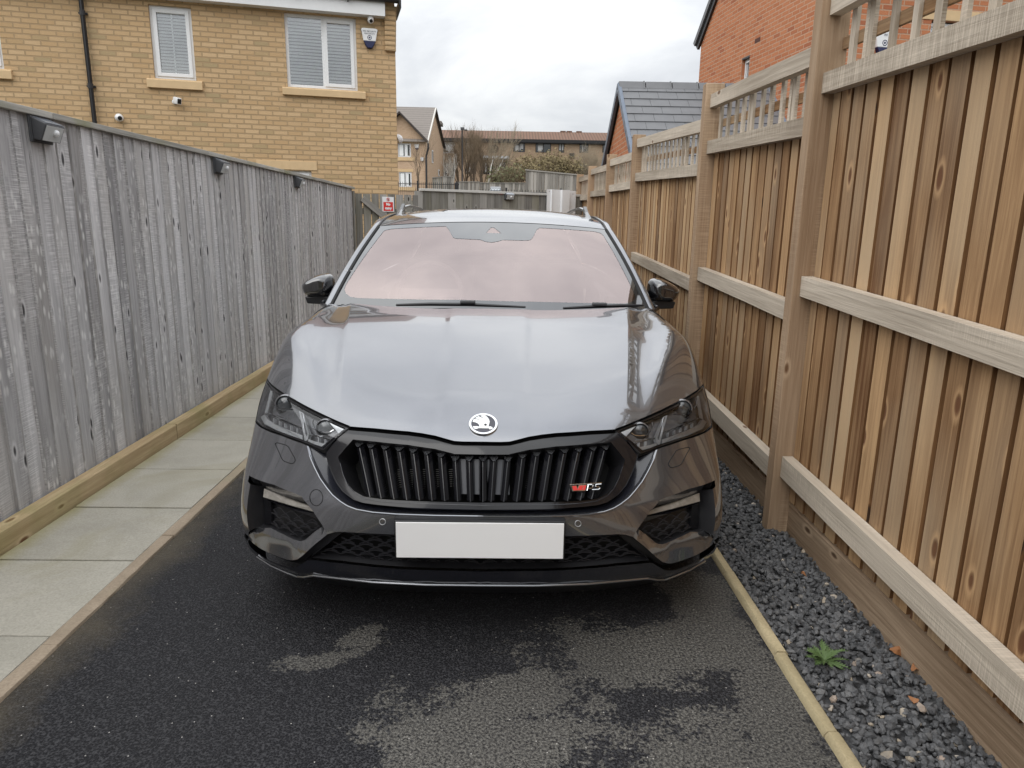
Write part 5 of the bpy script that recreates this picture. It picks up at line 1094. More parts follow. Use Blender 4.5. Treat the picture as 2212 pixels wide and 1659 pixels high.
for k_ in (-.02, 0, .02): addline(c3(*[topz(float(.135+.04*y+k_), float(y)) for y in np.linspace(.25, 1.1, 40)]))
gx = np.arange(0, azm, gs); gy = np.arange(e0, e1, gs*.8); G = np.stack(np.meshgrid(gx, gy), -1).reshape(-1, 2)
cva = np.array(CV)
keep = np.ones(len(G), bool)
for i in range(0, len(G), 400): keep[i:i+400] = (np.linalg.norm(G[i:i+400, None]-cva[None], axis=2).min(1) > gs*.42) | ((G[i:i+400, 0] == 0) & (np.linalg.norm(G[i:i+400, None]-cva[None], axis=2).min(1) > .002))
G = G[keep]
allv = [Vector(p) for p in CV]+[Vector(p) for p in G.tolist()]
r_ = delaunay_2d_cdt(allv, CE, [], 0, 1e-5); TV = np.array([v[:] for v in r_[0]]); TF = np.array([f[:] for f in r_[2]])
CTR = TV[TF].mean(1); TP = surf(TV[:, 0], TV[:, 1]); PC = TP[TF].mean(1)
def dist_to(P, pts):
    d = np.full(len(pts), 9.)
    for a, b_ in zip(P[:-1], P[1:]):
        ab = b_-a; t = np.clip(((pts-a) @ ab)/(ab @ ab+1e-12), 0, 1); d = np.minimum(d, np.linalg.norm(pts-(a+t[:, None]*ab), axis=1))
    return d
lab = np.full(len(TF), 'fender', dtype=object)
inb = lambda poly: pip(CTR, poly)
bot_of = lambda C: np.interp(CTR[:, 0], C[np.argsort(C[:, 0]), 0], C[np.argsort(C[:, 0]), 1])
bumper_poly = np.concatenate([GBc, HLc[9:13], SEAM[1:], ARCH[:10], [[1.6, -.4], [0, -.4]]])
lab[pip(CTR, np.concatenate([[[0, .3]], HEc[::-1], HLc[6:13], SEAM[1:], ARCH[:1], [[1.02, -.4], [0, -.4]]]))] = 'bumper'
lab[pip(CTR, HOODc)] = 'hood'
bez = np.concatenate([GBc, [[0, .3]], HEc[::-1][:-1], HLc[6:10]]); m_ = pip(CTR, bez) & ~pip(CTR, HOODc) & ~pip(CTR, HLc); lab[m_] = 'bezel'
bez2 = np.concatenate([GB2, [[0, .3]], HEc[::-1][:-1], HLc[6:10]]); lab[m_ & pip(CTR, bez2)] = 'bezel_in'
lab[pip(CTR, GFc)] = 'grille_frame'; lab[pip(CTR, HLc)] = 'lens'
lab[pip(CTR, FLc)] = 'ledge'; lab[pip(CTR, BLc)] = 'blade'
lowm = pip(CTR, np.concatenate([BBc, [[0, -.4], [1.6, -.4], [1.6, BBc[0, 1]]]])) & ~np.isin(lab, ['hood']) & (PC[:, 1] < .62); lab[lowm] = 'groove'
lowm = pip(CTR, np.concatenate([LTc, [[0, -.4], [1.6, -.4], [1.6, LTc[0, 1]]]])) & (PC[:, 1] < .62); lab[lowm] = 'lip'
lowm = pip(CTR, np.concatenate([LBc, [[0, -.4], [1.6, -.4], [1.6, LBc[0, 1]]]])) & (PC[:, 1] < .62); lab[lowm] = 'under'
for P, w in GAPS: lab[(dist_to(P, CTR) < w*.99)] = 'gap'
for Pv in (GOc, FOc, LGc): lab[pip(CTR, Pv)] = 'void'
lab[((PC[:, 1]-ARCHC[0])**2+(PC[:, 2]-ARCHC[1])**2 < ARCHR**2) & (PC[:, 0] > .6) & (PC[:, 1] > .45)] = 'void'
lab[(PC[:, 1] > 1.47) | (PC[:, 2] < .13)] = 'void'
rear_ = pip(CTR, np.concatenate([REAR, [[0, .9], [1.6, .9], [1.6, REAR[0, 1]]]])); lab[rear_ & (PC[:, 1] > 1.1) & (np.abs(PC[:, 0]) < .80)] = 'void'

def largest(name):
    ids = np.where(lab == name)[0]; par = {}
    def find(a):
        while par[a] != a: par[a] = par[par[a]]; a = par[a]
        return a
    for t_ in ids:
        for v in TF[t_]: par.setdefault(v, v)
        a = find(TF[t_][0])
        for v in TF[t_][1:]: par[find(v)] = a
    rt = np.array([find(TF[t_][0]) for t_ in ids]); u, c = np.unique(rt, return_counts=True); lab[ids[rt != u[np.argmax(c)]]] = 'void'
largest('fender'); largest('hood'); largest('lip')
def paint():
    m, t, b = newmat('graphite_car_paint'); o = N(t, 'ShaderNodeTexCoord').outputs['Object']
    fl_ = N(t, 'ShaderNodeTexVoronoi', Vector=o, Scale=900.0); dirt = N(t, 'ShaderNodeTexNoise', Vector=o, Scale=5.0, Detail=6.0)
    c = mix(t, .25, (.205, .213, .235), mix(t, fl_.outputs['Distance'], (.11, .112, .122), (.30, .31, .335)))
    t.links.new(mix(t, math_(t, 'MULTIPLY', dirt.outputs[0], .18), c, (.16, .15, .14)), b.inputs['Base Color'])
    b.inputs['Metallic'].default_value = .84; b.inputs['Roughness'].default_value = .17; b.inputs['Coat Weight'].default_value = 1; b.inputs['Coat Roughness'].default_value = .012; b.inputs['Coat IOR'].default_value = 1.75
    t.links.new(math_(t, 'ADD', .008, math_(t, 'MULTIPLY', dirt.outputs[0], .03)), b.inputs['Coat Roughness'])
    return m
M['paint'] = paint()
M['gloss_black'] = plain('gloss_black_trim', (.008, .008, .010), .16, coat=.35, var=.2, spec=.4)
M['satin_black'] = plain('satin_black_trim', (.014, .014, .016), .38, var=.25, vs=40)
M['mesh_black'] = plain('black_grille_mesh', (.022, .022, .026), .42, var=.2, vs=40)
M['navy_black'] = plain('dark_bezel', (.016, .017, .024), .22, coat=.5, var=.2)
M['slat_head'] = plain('slat_head', (.34, .35, .37), .22, metal=.9, var=.1); M['piano'] = plain('piano_black', (.008, .008, .01), .05, coat=1.0, spec=1.0, var=.1); M['piano'].node_tree.nodes['Principled BSDF'].inputs['Coat IOR'].default_value = 1.75  # grey metal stands for sky glint on black slats and splitter
M['chrome'] = plain('chrome', (.78, .79, .80), .08, metal=1.0, var=.04)
M['dim_chrome'] = plain('lamp_reflector', (.60, .61, .62), .22, metal=.45, var=.2, vs=60)
M['lamp_dark'] = plain('lamp_bowl', (.24, .24, .25), .25, metal=.6, var=.4, vs=50)
M['lamp_lens'] = glass('projector_lens', (.05, .055, .06), .02, 1.0)
M['cover'] = clearglass('lamp_cover', (.93, .94, .95), 1.0)
M['rubber'] = plain('rubber', (.012, .012, .012), .75, var=.3)
M['seal'] = plain('panel_gap', (.004, .004, .004), .9)
car = thing('parked_car', 'dark graphite grey estate car parked nose out between the fences', 'car', (CX, CY, 0)); WM[car.name] = Matrix.Translation((CX, CY, 0))
def mesh_part(name, V, F, mat, parent=car, normals=None, smooth=True):
    me = D.meshes.new(name); me.from_pydata([tuple(v) for v in V], [], [tuple(int(i) for i in f) for f in F]); me.materials.append(mat); me.update()
    if smooth: me.polygons.foreach_set('use_smooth', np.ones(len(me.polygons), bool))
    if normals is not None: me.normals_split_custom_set_from_vertices([tuple(n) for n in normals])
    o = D.objects.new(name, me); COL.objects.link(o); o.parent = parent; WM[o.name] = WM[car.name].copy(); return o
def extract(labels, sides=(1, -1), disp=None, push=0.0, both=False):
    m = np.isin(lab, labels); F = TF[m]; idx = np.unique(F); mp = {k: i for i, k in enumerate(idx)}; Fl = np.array([[mp[k] for k in f] for f in F]); P = TP[idx].copy(); Nn = grad(P)
    if disp is not None: P = P-Nn*disp(TV[idx])[:, None]
    if push: P = P-Nn*push
    out = []
    n0 = np.cross(P[Fl[:, 1]]-P[Fl[:, 0]], P[Fl[:, 2]]-P[Fl[:, 0]]); flip = np.einsum('ij,ij->i', n0, Nn[Fl].mean(1)) < 0; Fl[flip] = Fl[flip][:, ::-1]
    for s in sides:
        Q = P*[s, 1, 1]; N_ = Nn*[s, 1, 1]; FF = Fl if s > 0 else Fl[:, ::-1]; out.append((Q, FF, N_))
    if both:
        k = len(out[0][0]); V = np.concatenate([o[0] for o in out]); Fq = np.concatenate([out[0][1], out[1][1]+k]); Nq = np.concatenate([o[2] for o in out])
        zero = {}                                                   # weld the two halves along the centre line
        rm = np.arange(len(V))
        for i in range(k):
            if abs(V[i, 0]) < 1e-6: rm[i+k] = i
        V[np.abs(V[:, 0]) < 1e-6, 0] = 0; return V, rm[Fq], Nq
    return out
def both(name, labels, mat, disp=None, push=0.0, nrm=True, parent=car):
    V, Fq, Nq = extract(labels, disp=disp, push=push, both=True); return mesh_part(name, V, Fq, mat, parent, Nq if nrm else None)
hood = both('bonnet', ['hood'], M['paint'])
bumper = both('bumper', ['bumper'], M['paint'])
def bez_disp(tv):
    d0 = dist_to(dens(GBc, .006), tv); d1 = dist_to(dens(GFc, .006), tv); f = d0/(d0+d1+1e-9); return .040*np.clip(f, 0, 1)**.6
both('bumper_edge', ['bezel'], M['paint'], disp=bez_disp, nrm=False, parent=bumper); both('grille_bezel', ['bezel_in'], M['navy_black'], disp=bez_disp, nrm=False, parent=bumper)
_g = GBp[1:]; tube_px(_g, -.001, .0034, 'bumper_highlight_edge', M['paint'], bumper, 6, True, 4) if 0 else None
def led_disp(tv):
    up = FLc[:6]; lo_ = FLc[5:]; d0 = dist_to(dens(up, .006), tv); d1 = dist_to(dens(lo_, .006), tv); f = d0/(d0+d1+1e-9); return .045*f
for Q, FF, N_ in extract(['ledge'], disp=led_disp): mesh_part('intake_ledge', Q, FF, M['paint'], bumper)
def bl_disp(tv): d0 = dist_to(dens(BLo, .006), tv); d1 = dist_to(dens(BLi, .006), tv); return .034*d0/(d0+d1+1e-9)
for Q, FF, N_ in extract(['blade'], disp=bl_disp): mesh_part('intake_blade', Q, FF, M['paint'], bumper)
both('bumper_groove', ['groove'], M['satin_black'], push=.016, parent=bumper)
lipo = both('splitter', ['lip'], M['navy_black'], push=-.006); both('undertray', ['under'], M['satin_black'], push=.0)
frame = both('grille_frame', ['grille_frame'], M['gloss_black'], push=.004)
both('panel_gap', ['gap'], M['seal'], push=.012)
for Q, FF, N_ in extract(['fender']): mesh_part('front_wing', Q, FF, M['paint'], car, N_)
def on_skin(uv, push=0.0):      # traced points on the skin, moved inwards by push; returns car coordinates, true side
    p = hitpx(uv); n = grad(p); return p-n*push, n
def mirror(p): return p*np.array([-1, 1, 1])
def strip_edge(poly, d0, d1, name, mat, parent, closed=True, sides=(1, -1)):
    """wall joining an outline at depth d0 to the same outline at depth d1; poly in chart coordinates"""
    P = dens(np.concatenate([poly, poly[:1]]) if closed else poly, .01); S = surf(P[:, 0], P[:, 1]); Nn = grad(S); A, B = S-Nn*d0, S-Nn*d1; n = len(P)
    for s in sides:
        V = np.concatenate([A, B])*[s, 1, 1]; F = [(i, i+1, n+i+1, n+i) for i in range(n-1)]; mesh_part(name, V, F, mat, parent)
# openings: walls and black backs
def cap(poly, depth, name, mat, parent, sides=(1, -1), both_=False, flat=False):
    P = poly; r2 = delaunay_2d_cdt([Vector(p) for p in P.tolist()]+[Vector(p) for p in G[pip(G, P)].tolist()], seg(P, True), [], 1, 1e-5)
    tv = np.array([v[:] for v in r2[0]]); S = surf(tv[:, 0], tv[:, 1]); Nn = grad(S); S = S-Nn*(depth(tv)[:, None] if callable(depth) else depth)
    for s in sides: mesh_part(name, S*[s, 1, 1], [f[::s] for f in r2[2]], mat, parent)
for s in (1, -1): pass
grille = mesh_part('grille', [(0, .2, .6)]*3, [(0, 1, 2)], M['satin_black']); D.objects.remove(grille)
grille = D.objects.new('grille', None); COL.objects.link(grille); grille.parent = car; WM[grille.name] = WM[car.name].copy()
cap(GOc, .11, 'grille_back', M['seal'], grille); strip_edge(GOc[1:-1], .0, .11, 'grille_wall', M['satin_black'], grille, closed=False)
strip_edge(GFc, -.0, .034, 'frame_edge', M['gloss_black'], grille)
# main grille slats
top0 = [0, 30.5, 61, 92, 122.5, 153, 184, 215, 246, 273]; GC = 1043.
def gtop(u):  # upper edge of the opening at u (left half of the picture)
    a = np.array(GOp[:7])[::-1]; return np.interp(u, a[:, 0], a[:, 1])
def gbot(u): a = np.array(GOp[9:]); return np.interp(u, a[:, 0], a[:, 1])
mb = MB()
for i, t0 in enumerate(top0):
    ut, ub = GC-t0, GC-t0*.905; vt, vb = gtop(ut)+1.0, gbot(ub)-1.5
    k = np.linspace(0, 1, 9); line = np.stack([ut+(ub-ut)*k, vt+(vb-vt)*k], -1); p, n = on_skin(line, .012); w = .0125 if abs(t0) > 65 else .0110
    for s in ((1, -1) if i else (1,)):
        q = p*np.array([s, 1, 1]); rows = []
        for j, (a, nn) in enumerate(zip(q, n)):
            e = .026*max(0, 1-j/1.0)                              # the head of each slat slopes back
            rows.append([(a[0]-w*1.35, a[1]+.040, a[2]), (a[0]-w, a[1]+.013+e*.5, a[2]), (a[0]-w*.10, a[1]+e, a[2]), (a[0]+w*.10, a[1]+e, a[2]), (a[0]+w, a[1]+.013+e*.5, a[2]), (a[0]+w*1.35, a[1]+.040, a[2])])
        for j in range(8):
            for c in range(5): mb.face([rows[j][c], rows[j+1][c], rows[j+1][c+1], rows[j][c+1]])
        mb.face(rows[0]); mb.face(rows[-1][::-1])
mb.build('slats', M['gloss_black'], grille, local=True)
mb = MB()
for t0 in top0:
    for s in ((1, -1) if t0 else (1,)):
        u = GC-t0; v = gtop(u)+1.2; a_ = on_skin([(u-11, v), (u+11, v)], .022)[0]; b_ = on_skin([(u+2.5, v+13), (u-2.5, v+13)], .006)[0]; q = np.concatenate([a_, b_])*[s, 1, 1]; mb.face(q[::-1] if s > 0 else q)
mb.build('slat_heads', M['slat_head'], grille, local=True)  # sky glint on the black slats put into this lighter metal
p, n = on_skin([(984, 984), (1043, 985), (1102, 986), (1102, 1066), (1043, 1066), (984, 1064)], .045); mesh_part('radar_panel', p, [(0, 1, 4, 5)[::-1], (1, 2, 3, 4)[::-1]], plain('radar_cover', (.035, .038, .05), .3), grille, smooth=False)
mb = MB()
for u0 in (845, 868, 900, 931, 962, 1124, 1154, 1185, 1216):
    for k in range(9):
        v = 1003+k*5.0; p, n = on_skin([(u0-6, v), (u0+9, v), (u0+9, v+1.6), (u0-6, v+1.6)], .085); mb.face(p[::-1])
mb.build('radiator_fins', plain('radiator_alloy', (.30, .29, .27), .5), grille, local=True)
def tube_px(uv, push, r, name, mat, parent, n=6, mirrored=False, sub=6):
    uv = np.array(uv, float); L = np.concatenate([[0], np.cumsum(np.linalg.norm(np.diff(uv, axis=0), axis=1))]); t = np.linspace(0, L[-1], max(4, int(L[-1]/sub))); q = np.stack([np.interp(t, L, uv[:, 0]), np.interp(t, L, uv[:, 1])], -1)
    p, _ = on_skin(q, push); outs = []
    for s in ((1, -1) if mirrored else (1,)): mb = MB(); mb.tube((p*[s, 1, 1]).tolist(), r, n); outs.append(mb.build(name, mat, parent, local=True, smooth=True))
    return outs
for _o in tube_px(GBp[1:], .001, .0036, 'bumper_lip', M['paint'], bumper, 7, True, 5): pass
lowpath = [(734, 1000), (741, 1026), (751, 1049), (764, 1065), (786, 1077), (820, 1083), (866.3, 1086.5), (1043, 1092)]
full = lowpath+[(2086-u, v) for u, v in lowpath[::-1][1:]]
def sym(path, push=.002): p, _ = on_skin(path, push); q = np.concatenate([p, (p*[-1, 1, 1])[::-1][1:]]); return q
mb = MB(); mb.tube(sym(lowpath).tolist(), .0013, 6); mb.build('frame_trim', M['navy_black'], grille, local=True, smooth=True)
# lower and side intakes: honeycomb of ribs on a black back
cap(LGc, .055, 'lower_intake_back', M['seal'], bumper); strip_edge(LGc[np.r_[2:8, 0:2]][1:], .0, .055, 'intake_wall', M['satin_black'], bumper, closed=False)
def honeycomb(poly, depth, name, dx, dz, rad, slant=0.0, sides=(1, -1)):
    S = surf(poly[:, 0], poly[:, 1]); x0, x1, z0, z1 = S[:, 0].min(), S[:, 0].max(), S[:, 2].min(), S[:, 2].max(); segs = []; j = 0; z = z0-dz
    while z < z1+dz:
        x = x0-dx+(dx/2 if j % 2 else 0)
        while x < x1+dx:
            a, b_, c, d = (x-dx*.5, z), (x-dx*.14, z+dz*.5), (x+dx*.14, z+dz*.5), (x+dx*.5, z)
            segs += [(a, b_), (b_, c), (c, d), (a, (x-dx*.14, z-dz*.5)), ((x+dx*.14, z-dz*.5), d)]; x += dx
        z += dz; j += 1
    pts = np.array([q for s_ in segs for q in s_]); 
    def lift(P): 
        w = sst(.33, .70, P[:, 1]); s = np.abs(P[:, 0]); y = YC_(P[:, 1])+PLO(s)*(1-w)+PHI(s)*w; q = np.stack([P[:, 0], y, P[:, 1]], -1); return q
    Q = lift(pts); ch = chart(Q); ok = pip(ch, poly); Q = Q-grad(Q)*depth; mb_ = [MB() for _ in sides]
    for k in range(0, len(pts), 2):
        if ok[k] and ok[k+1] and pts[k, 0] > -.03:
            for mbx, s in zip(mb_, sides): mbx.tube([(Q[k]*[s, 1, 1]).tolist(), (Q[k+1]*[s, 1, 1]).tolist()], rad, 4, cap=False)
    for mbx in mb_: mbx.build(name, M['mesh_black'], bumper, local=True)
honeycomb(LGc, .020, 'intake_mesh', .062, .021, .0024)
cap(FOc, .070, 'side_intake_back', M['satin_black'], bumper); strip_edge(FOc[:6], .045, .070, 'intake_wall', M['satin_black'], bumper, closed=False); strip_edge(FOc[5:], .034, .070, 'intake_wall', M['satin_black'], bumper, closed=False); strip_edge(np.stack([FOc[-1], FOc[0]]), .0, .070, 'intake_wall', M['satin_black'], bumper, closed=False)
FM = onx0(hc([(562, 1080), (620, 1103), (691, 1132), (668, 1154), (646, 1175), (634, 1180), (600, 1164), (568, 1146), (559, 1146)])); honeycomb(FM, .045, 'side_intake_mesh', .055, .024, .0022)
def plate_px(uv, push, thick, name, mat, parent, mirrored=True, bev=0):
    uv = np.array(uv, float); p, n = on_skin(uv, push)
    for s in ((1, -1) if mirrored else (1,)):
        k = len(p); A = p*[s, 1, 1]; B = (p+n*-thick)*[s, 1, 1]; V = np.concatenate([A, B]); F = [tuple(range(k)), tuple(range(2*k-1, k-1, -1))]+[(i, i+k, (i+1) % k+k, (i+1) % k) for i in range(k)]
        o = mesh_part(name, V, F, mat, parent, smooth=False); bm = bmesh.new(); bm.from_mesh(o.data); bmesh.ops.recalc_face_normals(bm, faces=bm.faces)
        if bev: bmesh.ops.bevel(bm, geom=bm.edges[:], offset=bev, segments=2, affect='EDGES', clamp_overlap=True)
        bm.to_mesh(o.data); bm.free()
    return o
plate_px([(550.5, 1052), (605, 1074), (661.4, 1097), (673, 1110.5), (610, 1091), (548, 1071.5)][::-1], .036, .012, 'fog_lamp', plain('fog_lamp_glass', (.30, .28, .25), .12, spec=1.0, var=.45, vs=60), bumper)
plate_px([(548, 1073), (610, 1092.5), (673, 1112), (692, 1131), (620, 1102), (560, 1079)][::-1], .030, .02, 'fog_lamp_trim', M['gloss_black'], bumper)
plate_px([(541, 1049), (548, 1051), (557, 1078), (558, 1145), (541, 1146)][::-1], .052, .01, 'air_curtain_trim', M['gloss_black'], bumper)
# bumper details
def ring_px(c, ru, rv, rad, name, mat, parent, push=-.0005, mirrored=False, n=28, poly=None):
    if poly is None: uv = [(c[0]+ru*math.cos(a), c[1]+rv*math.sin(a)) for a in np.linspace(0, 2*math.pi, n+1)]
    else: uv = poly+[poly[0]]
    return tube_px(uv, push, rad, name, mat, parent, 5, mirrored, 2.5)
gapm = M['seal']
ring_px((826.3, 1127), 6.6, 6.6, .0011, 'parking_sensor', M['dim_chrome'], bumper, mirrored=True); ring_px((683.3, 1074.9), 14, 17.5, .0011, 'tow_cover', gapm, bumper)
ring_px(None, 0, 0, .0013, 'washer_cover', gapm, bumper, mirrored=True, poly=[(594.4, 958.5), (598, 956), (617.8, 961.5), (623, 965), (637, 990), (638.2, 995), (634, 1000.5), (629, 1001.5), (615, 997), (610, 993)])
mb = MB(); mb.tube(sym([(560, 1198), (590, 1217), (620, 1230), (644.7, 1239.5), (660, 1240.5), (679.2, 1237), (807.9, 1251), (920, 1256.5), (1043, 1258)], -.010).tolist(), .0050, 8); mb.build('splitter_edge', M['slat_head'], lipo, local=True, smooth=True)  # edge in lighter metal paints the sky's bright line on the splitter
# number plate, left blank
pl = mesh_part('number_plate', [(0, 0, 0)]*3, [(0, 1, 2)], M['black']); D.objects.remove(pl)
mb = MB(); pz, py = .433, -.020; mb.box((-.267, py, pz-.0645), (.267, .02, pz+.0645)); np_ = mb.build('number_plate', M['black'], car, local=True, bevel=.003)
mb = MB(); mb.box((-.262, py-.003, pz-.0595), (.262, py+.001, pz+.0595)); mb.build('plate_face', plain('white_plate', (.92, .92, .92), .3, var=.01), np_, local=True, bevel=.001)
# emblem on the bonnet
pe, ne = on_skin([(1044, 917.5)], 0); pe, ne = Vector(pe[0]), Vector(ne[0]); ez = ne.normalized(); exv = (Vector((1, 0, 0))-ez*ez.x).normalized(); ey = ez.cross(exv); ER = .0490
ET = Matrix.Translation(pe) @ Matrix(((exv.x, ey.x, ez.x, 0), (exv.y, ey.y, ez.y, 0), (exv.z, ey.z, ez.z, 0), (0, 0, 0, 1)))
mb = MB(); mb.lathe([(ER, -.004), (ER, .003), (ER*.96, .006), (ER*.82, .006), (ER*.80, .003), (ER*.80, -.002)], 40, ET); em = mb.build('emblem', M['chrome'], hood, local=True, smooth=True)
mb = MB(); mb.lathe([(ER*.81, .0), (ER*.81, .0035), (0, .0036)], 32, ET); mb.build('emblem_disc', plain('emblem_grey', (.06, .06, .075), .4), em, local=True)
bird = [(620, 1010), (800, 995), (940, 1018), (940, 950), (905, 880), (830, 820), (720, 785), (600, 765), (640, 650), (680, 595), (860, 640), (1010, 690), (890, 620), (720, 560), (880, 450), (1080, 545), (1180, 600), (1110, 535), (975, 425), (1100, 385), (1200, 390), (1300, 480), (1390, 610), (1425, 740), (1405, 860), (1370, 1000), (1415, 1015), (1420, 985), (1500, 1000), (1600, 1075), (1540, 1130), (1420, 1150), (1400, 1095), (900, 1098), (830, 1140), (730, 1150)]
def emb(pts, z): return [ET @ Vector(((x-1125)/710*ER, -(y-855)/585*ER, z)) for x, y in pts]
def ngon(mb, A, B):
    mb.face(A); n = len(A)
    for i in range(n): mb.face([A[i], B[i], B[(i+1) % n], A[(i+1) % n]])
mb = MB(); ngon(mb, emb(bird[::-1], .0052), emb(bird[::-1], .003)); mb.build('emblem_bird', plain('emblem_white', (.82, .84, .83), .2, metal=.3), em, local=True)
mb = MB(); mb.face(emb([(1230+65*math.cos(a), 910+60*math.sin(a)) for a in np.linspace(0, 2*math.pi, 17)[:-1]][::-1], .0056)); mb.build('emblem_eye', M['black'], em, local=True)
# red and silver badge on the grille
def bad(pts, push): uv = [(1960*.60636+x*.060309, 1680*.60636+y*.060309) for x, y in pts]; return on_skin(uv, push)[0]
bd = D.objects.new('grille_badge', None); COL.objects.link(bd); bd.parent = car; WM[bd.name] = WM[car.name].copy()
def bpoly(pts, name, mat, push=-.004, th=.004):
    A = [Vector(p) for p in bad(pts, push)]; B = [Vector(p) for p in bad(pts, push+th)]; mb = MB(); ngon(mb, A[::-1], B[::-1]); mb.build(name, mat, bd, local=True)
bpoly([(715, 508), (930, 493), (972, 600), (1010, 480), (1290, 470), (1245, 695), (790, 712)], 'badge_surround', M['chrome'])
bpoly([(772, 530), (915, 518), (958, 636), (985, 636), (1026, 515), (1165, 505), (1125, 668), (822, 684)], 'red_letter_v', M['red'], -.0048, .001); bpoly([(1190, 503), (1272, 498), (1236, 668), (1148, 672)], 'red_letter_i', M['red'], -.0048, .001)
bpoly([(675, 478), (700, 458), (1830, 398), (1845, 415), (1815, 417), (720, 478)], 'badge_bar', M['chrome'])
for nm, path in (('letter_r', [(1310, 478), (1480, 470), (1520, 490), (1500, 560), (1460, 600), (1330, 608)]), ('letter_r', [(1345, 500), (1305, 690)]), ('letter_s', [(1810, 455), (1640, 465), (1605, 495), (1620, 545), (1740, 560), (1770, 600), (1720, 650), (1480, 660)])):
    mb = MB(); mb.tube(bad(path, -.004).tolist(), .0020, 6); mb.build(nm, M['chrome'], bd, local=True)
# headlamps
hpx = lambda L: [(533.6+x*.10966, 818.6+y*.10966) for x, y in L]
for s in (1, -1):
    hl = [o for o in [extract(['lens'], sides=(s,))[0]]][0]
    lamp = mesh_part('headlight', hl[0]-hl[2]*.0015, hl[1], M['cover'], car, hl[2])
    sp_ = extract(['lens'], sides=(s,), push=.034)[0]; mesh_part('lamp_bowl', sp_[0], sp_[1], M['lamp_dark'], lamp, sp_[2]*1)
    strip_edge(HLc, .002, .034, 'lamp_wall', M['lamp_dark'], lamp, sides=(s,))
    HLs = HLc.mean(0)+(HLc-HLc.mean(0))*np.array([.955, .90]); A = surf(HLc[:, 0], HLc[:, 1]); B = surf(HLs[:, 0], HLs[:, 1]); A = (A-grad(A)*.003)*[s, 1, 1]; B = (B-grad(B)*.004)*[s, 1, 1]; n = len(A)
    mesh_part('lamp_rim', np.concatenate([A, B]), [(i, (i+1) % n, n+(i+1) % n, n+i)[::s] for i in range(n)], M['gloss_black'], lamp, smooth=False)
    def hp_plate(L, push, th, name, mat):
        p, n = on_skin(hpx(L), push); k = len(p); sg = -s                       # traced on the left of the picture (x < 0)
        A = p*[sg, 1, 1]; B = (p-n*th)*[sg, 1, 1]; F = [tuple(range(k)), tuple(range(2*k-1, k-1, -1))]+[(i, i+k, (i+1) % k+k, (i+1) % k) for i in range(k)]
        o = mesh_part(name, np.concatenate([A, B]), F, mat, lamp, smooth=False); bm = bmesh.new(); bm.from_mesh(o.data); bmesh.ops.recalc_face_normals(bm, faces=bm.faces); bm.to_mesh(o.data); bm.free()
    hp_plate([(1000, 600), (1085, 645), (1195, 1070), (1165, 1195), (1112, 1215), (1072, 1005)], .007, .014, 'reflector_bar', M['dim_chrome'])
    hp_plate([(1045, 640), (1065, 650), (1150, 1060), (1135, 1120)], .0065, .003, 'bar_groove', M['lamp_dark'])
    hp_plate([(225, 735), (310, 680), (360, 775), (480, 850), (720, 965), (1062, 1100), (1062, 1185), (700, 1072), (300, 870)], .008, .012, 'daylight_strip', M['dim_chrome'])
    hp_plate([(1180, 1170), (1290, 1215), (1560, 1275), (1515, 1345), (1300, 1275), (1165, 1215)], .008, .012, 'daylight_strip', M['dim_chrome'])
    hp_plate([(420, 190), (462, 222), (350, 640), (292, 665)], .010, .004, 'side_reflector', M['dim_chrome'])
    hp_plate([(1600, 830), (1925, 985), (1790, 1080), (1750, 1010)], .008, .012, 'inner_reflector', M['dim_chrome'])
    for L in ([(470, 230), (448, 370), (505, 500), (580, 558), (680, 575), (780, 580), (870, 570)], [(1290, 735), (1262, 840), (1300, 940), (1390, 1012), (1500, 1028), (1600, 1020), (1680, 972)], [(400, 655), (560, 745), (800, 850), (1065, 965)], [(1200, 1075), (1350, 1110), (1640, 1200)], [(540, 700), (640, 745), (780, 752)], [(1350, 1095), (1600, 1112)]):
        p, _ = on_skin(hpx(L), .010); mb = MB(); mb.tube((p*[-s, 1, 1]).tolist(), .0026, 5); mb.build('lamp_trim', M['chrome'], lamp, local=True, smooth=True)
    for c, r0 in (((680, 440), .040), ((1480, 905), .034)):
        p, n = on_skin(hpx([c]), .022); q = Vector(p[0]*[-s, 1, 1]); d = Vector((0, -1, .12)).normalized(); T = Matrix.Translation(q) @ d.to_track_quat('Z', 'Y').to_matrix().to_4x4()
        mb = MB(); mb.lathe([(r0, -.012), (r0, 0), (r0*.9, .006), (r0*.86, .004), (r0*.86, -.01)], 24, T); mb.build('projector_ring', M['lamp_dark'], lamp, local=True, smooth=True)
        mb = MB(); mb.lathe([(r0*.85, -.004), (r0*.7, .006), (r0*.4, .012), (0, .014)], 24, T); mb.build('projector_lens', M['lamp_lens'], lamp, local=True, smooth=True)
    for k, (x, y) in enumerate([(480, 800), (590, 850), (700, 895), (820, 945), (945, 1000), (1370, 1180), (1500, 1215)]):
        hp_plate([(x-9, y-48), (x+9, y-44), (x+5, y+46), (x-13, y+42)], .010, .01, 'daylight_segment', M['dim_chrome'])
